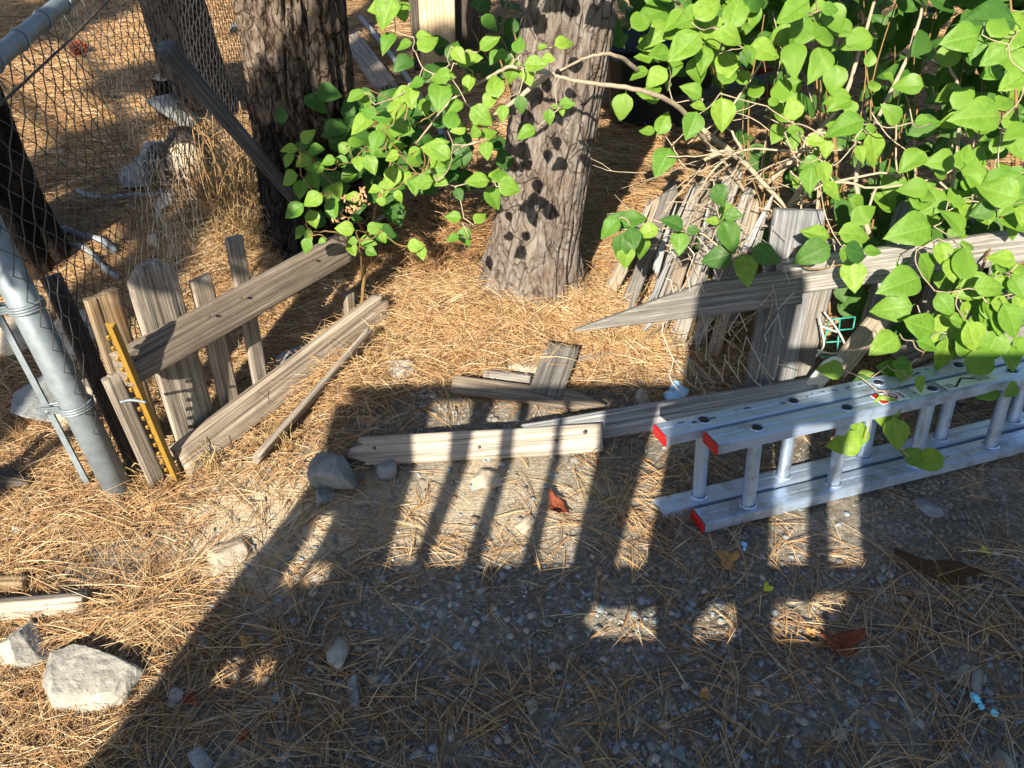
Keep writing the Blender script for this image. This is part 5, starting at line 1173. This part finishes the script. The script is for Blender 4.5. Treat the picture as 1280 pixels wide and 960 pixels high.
# straw and dry grass standing by the trunks
def straw(name, spots, n, hgt, spread, mat, label):
    tb = TB()
    for (px, py, k) in spots:
        p = GG(px, py)
        for _ in range(int(n*k)):
            b0 = p+Vector((RNG.normal()*spread*k, RNG.normal()*spread*.5*k, -.005)); b0.z = gzf(b0.x, b0.y); a = RNG.uniform(0, 6.28); h_ = hgt*RNG.uniform(.35, 1); l_ = RNG.uniform(.1, .8)
            d_ = Vector((math.cos(a), math.sin(a), 0)); tb.tube([b0, b0+d_*h_*l_*.25+Zu*h_*.55, b0+d_*h_*l_*.65+Zu*h_*.85, b0+d_*h_*l_+Zu*h_*.8], [.0014, .0012, .001, .0006], 3, False)
    return tag(tb.obj(name, mat, None), label, 'dry grass', kind='stuff')
straw('dry_grass', [(290, 235, 1), (310, 260, 1), (270, 300, .8), (325, 215, .7), (300, 310, .8)], 150, .26, .09, GRASS, 'tuft of dry straw grass between the stock wire and the thick trunk')
straw('dry_grass', [(520, 300, 1), (560, 330, 1), (490, 330, .8), (540, 350, .7)], 110, .14, .1, NEEDLE[1], 'rusty dry grass between the two large trunks')
straw('dry_grass', [(640, 395, .7), (700, 385, .6), (500, 430, .8), (560, 400, 1), (450, 470, .6)], 70, .10, .1, GRASS, 'short straw grass at the foot of the middle trunk')
straw('dry_grass', [(770, 440, .8), (810, 440, .7), (350, 560, .5), (170, 600, .5), (260, 590, .5)], 60, .11, .06, GRASS, 'sparse straw blades beside the fallen fences')
# dry vines hanging by the thick trunk
tb = TB()
for k in range(60):
    a = GG(RNG.uniform(240, 322), RNG.uniform(280, 320)); b = a+Vector((RNG.normal()*.06, RNG.normal()*.05+.1, RNG.uniform(.2, .55)))
    tb.tube(bend([a, a.lerp(b, .5)+Vector((RNG.normal()*.03, RNG.normal()*.02, .03)), b, b+Vector((RNG.normal()*.06, 0, -.05))], 4), .0018, 4, False)
tag(tb.obj('dry_vine', plain('dry_vine_stem', rgb('#8f7350'), .8, .2), None), 'dry brown vine stems standing left of the thick furrowed trunk', 'dry vine', kind='stuff')

def gravel(name, n, rng, dens, r0, r1, x0, x1, y0, y1, power=2.5):
    x, y = scatter(n, x0, x1, y0, y1, dens, rng); m = len(x)
    bm = bmesh.new(); bmesh.ops.create_icosphere(bm, subdivisions=1, radius=1); bm.verts.ensure_lookup_table()
    base = np.array([v.co[:] for v in bm.verts]); tri = np.array([[v.index for v in f.verts] for f in bm.faces]); bm.free()
    r = r0+(r1-r0)*rng.random(m)**power; sc = rng.uniform(.45, 1.45, (m, 3)); sc[:, 2] *= .5; a = rng.uniform(0, 6.28, m)
    P = base[None]*(1+rng.uniform(-.36, .30, (m, len(base), 1))); P = np.clip(P, -rng.uniform(.5, .95, (m, 1, 3)), rng.uniform(.5, .95, (m, 1, 3)))*sc[:, None]*r[:, None, None]
    ca, sa = np.cos(a)[:, None], np.sin(a)[:, None]; X = P[..., 0]*ca-P[..., 1]*sa+x[:, None]; Y = P[..., 0]*sa+P[..., 1]*ca+y[:, None]; Z = P[..., 2]+(gz(x, y)+r*(.14-.16*rng.random(m)))[:, None]
    V = np.stack([X, Y, Z], -1).reshape(-1, 3); Fq = (tri[None]+(np.arange(m)*len(base))[:, None, None]).reshape(-1, 3)
    mi = np.repeat(rng.choice(4, m, p=(.38, .34, .16, .12)), len(tri)); o = link(name, fast_mesh(name, V, Fq, mi, smooth=False), GRAVEL); return tag(o, kind='stuff')
def gd(x, y):
    px, py, _ = to_px(x, y, 0*x); d = .15+.85*sg(py, 640, 760)*sg(px, 150, 420); d = d+.5*bl(px, py, 560, 500, 120, 40); d = d-.5*bl(px, py, 1150, 640, 150, 50); return np.clip(d, .08, 1)*np.where(py < 430, .15, 1)
tag(gravel('gravel', 30000, RNG, gd,   .0013, .0145, -1.4, 1.8, .45, 2.2, 4.2), 'fine blue grey gravel scattered over the shaded foreground', 'gravel')

tag(gravel('gravel', 900, RNG, gd, .006, .0165, -1.2, 1.7, .5, 1.9, 1.6), 'larger angular blue grey chips lying on the shaded foreground', 'gravel')
# fine angular grit pressed into the soil
def grit(n, rng):
    x, y = scatter(n, -1.4, 1.8, .45, 2.3, lambda x, y: np.clip(gd(x, y)+.15, 0, 1), rng); m = len(x)
    base = np.array([(1, 0, 0), (0, 1, 0), (-1, 0, 0), (0, -1, 0), (0, 0, 1), (0, 0, -1)], float); tri = np.array([(0, 1, 4), (1, 2, 4), (2, 3, 4), (3, 0, 4), (1, 0, 5), (2, 1, 5), (3, 2, 5), (0, 3, 5)])
    r = rng.uniform(.0009, .0032, m); P = base[None]*rng.uniform(.5, 1.4, (m, 6, 1))*r[:, None, None]; a = rng.uniform(0, 6.28, m); ca, sa = np.cos(a)[:, None], np.sin(a)[:, None]
    X = P[..., 0]*ca-P[..., 1]*sa+x[:, None]; Y = P[..., 0]*sa+P[..., 1]*ca+y[:, None]; Z = P[..., 2]*.7+(gz(x, y)+r*.2)[:, None]
    Fq = (tri[None]+(np.arange(m)*6)[:, None, None]).reshape(-1, 3); o = link('grit', fast_mesh('grit', np.stack([X, Y, Z], -1).reshape(-1, 3), Fq, np.repeat(rng.choice(4, m, p=(.25, .35, .12, .28)), 8), smooth=False), GRAVEL)
    tag(o, 'fine grit pressed into the shaded soil between the stones', 'grit', kind='stuff')
grit(70000, RNG)

for o in list(scene.objects):
    if o.parent is None and 'label' in o:
        k = o.name.split('.')[0]
        g_ = {'rock': 'rocks lying about the yard', 'dead_leaf': 'dead leaves on the ground', 'fallen_leaf': 'yellow leaves on the ground', 'wood_scrap': 'wood scraps at the left edge', 'background_bush': 'bushes behind the trunks', 'fallen_rail': 'timbers lying on the ground', 'dead_branch': 'dead branches over the collapsed fence', 'tree_stump': 'dark stumps beyond the mesh', 'fallen_stick': 'sticks beyond the mesh', 'plastic_scrap': 'plastic scraps on the ground', 'picket_fence': 'broken picket fences'}.get(k)
        if k == 'pine_tree' and 'behind the camera' not in o['label']: g_ = 'pine trunks'
        if g_: o['group'] = g_
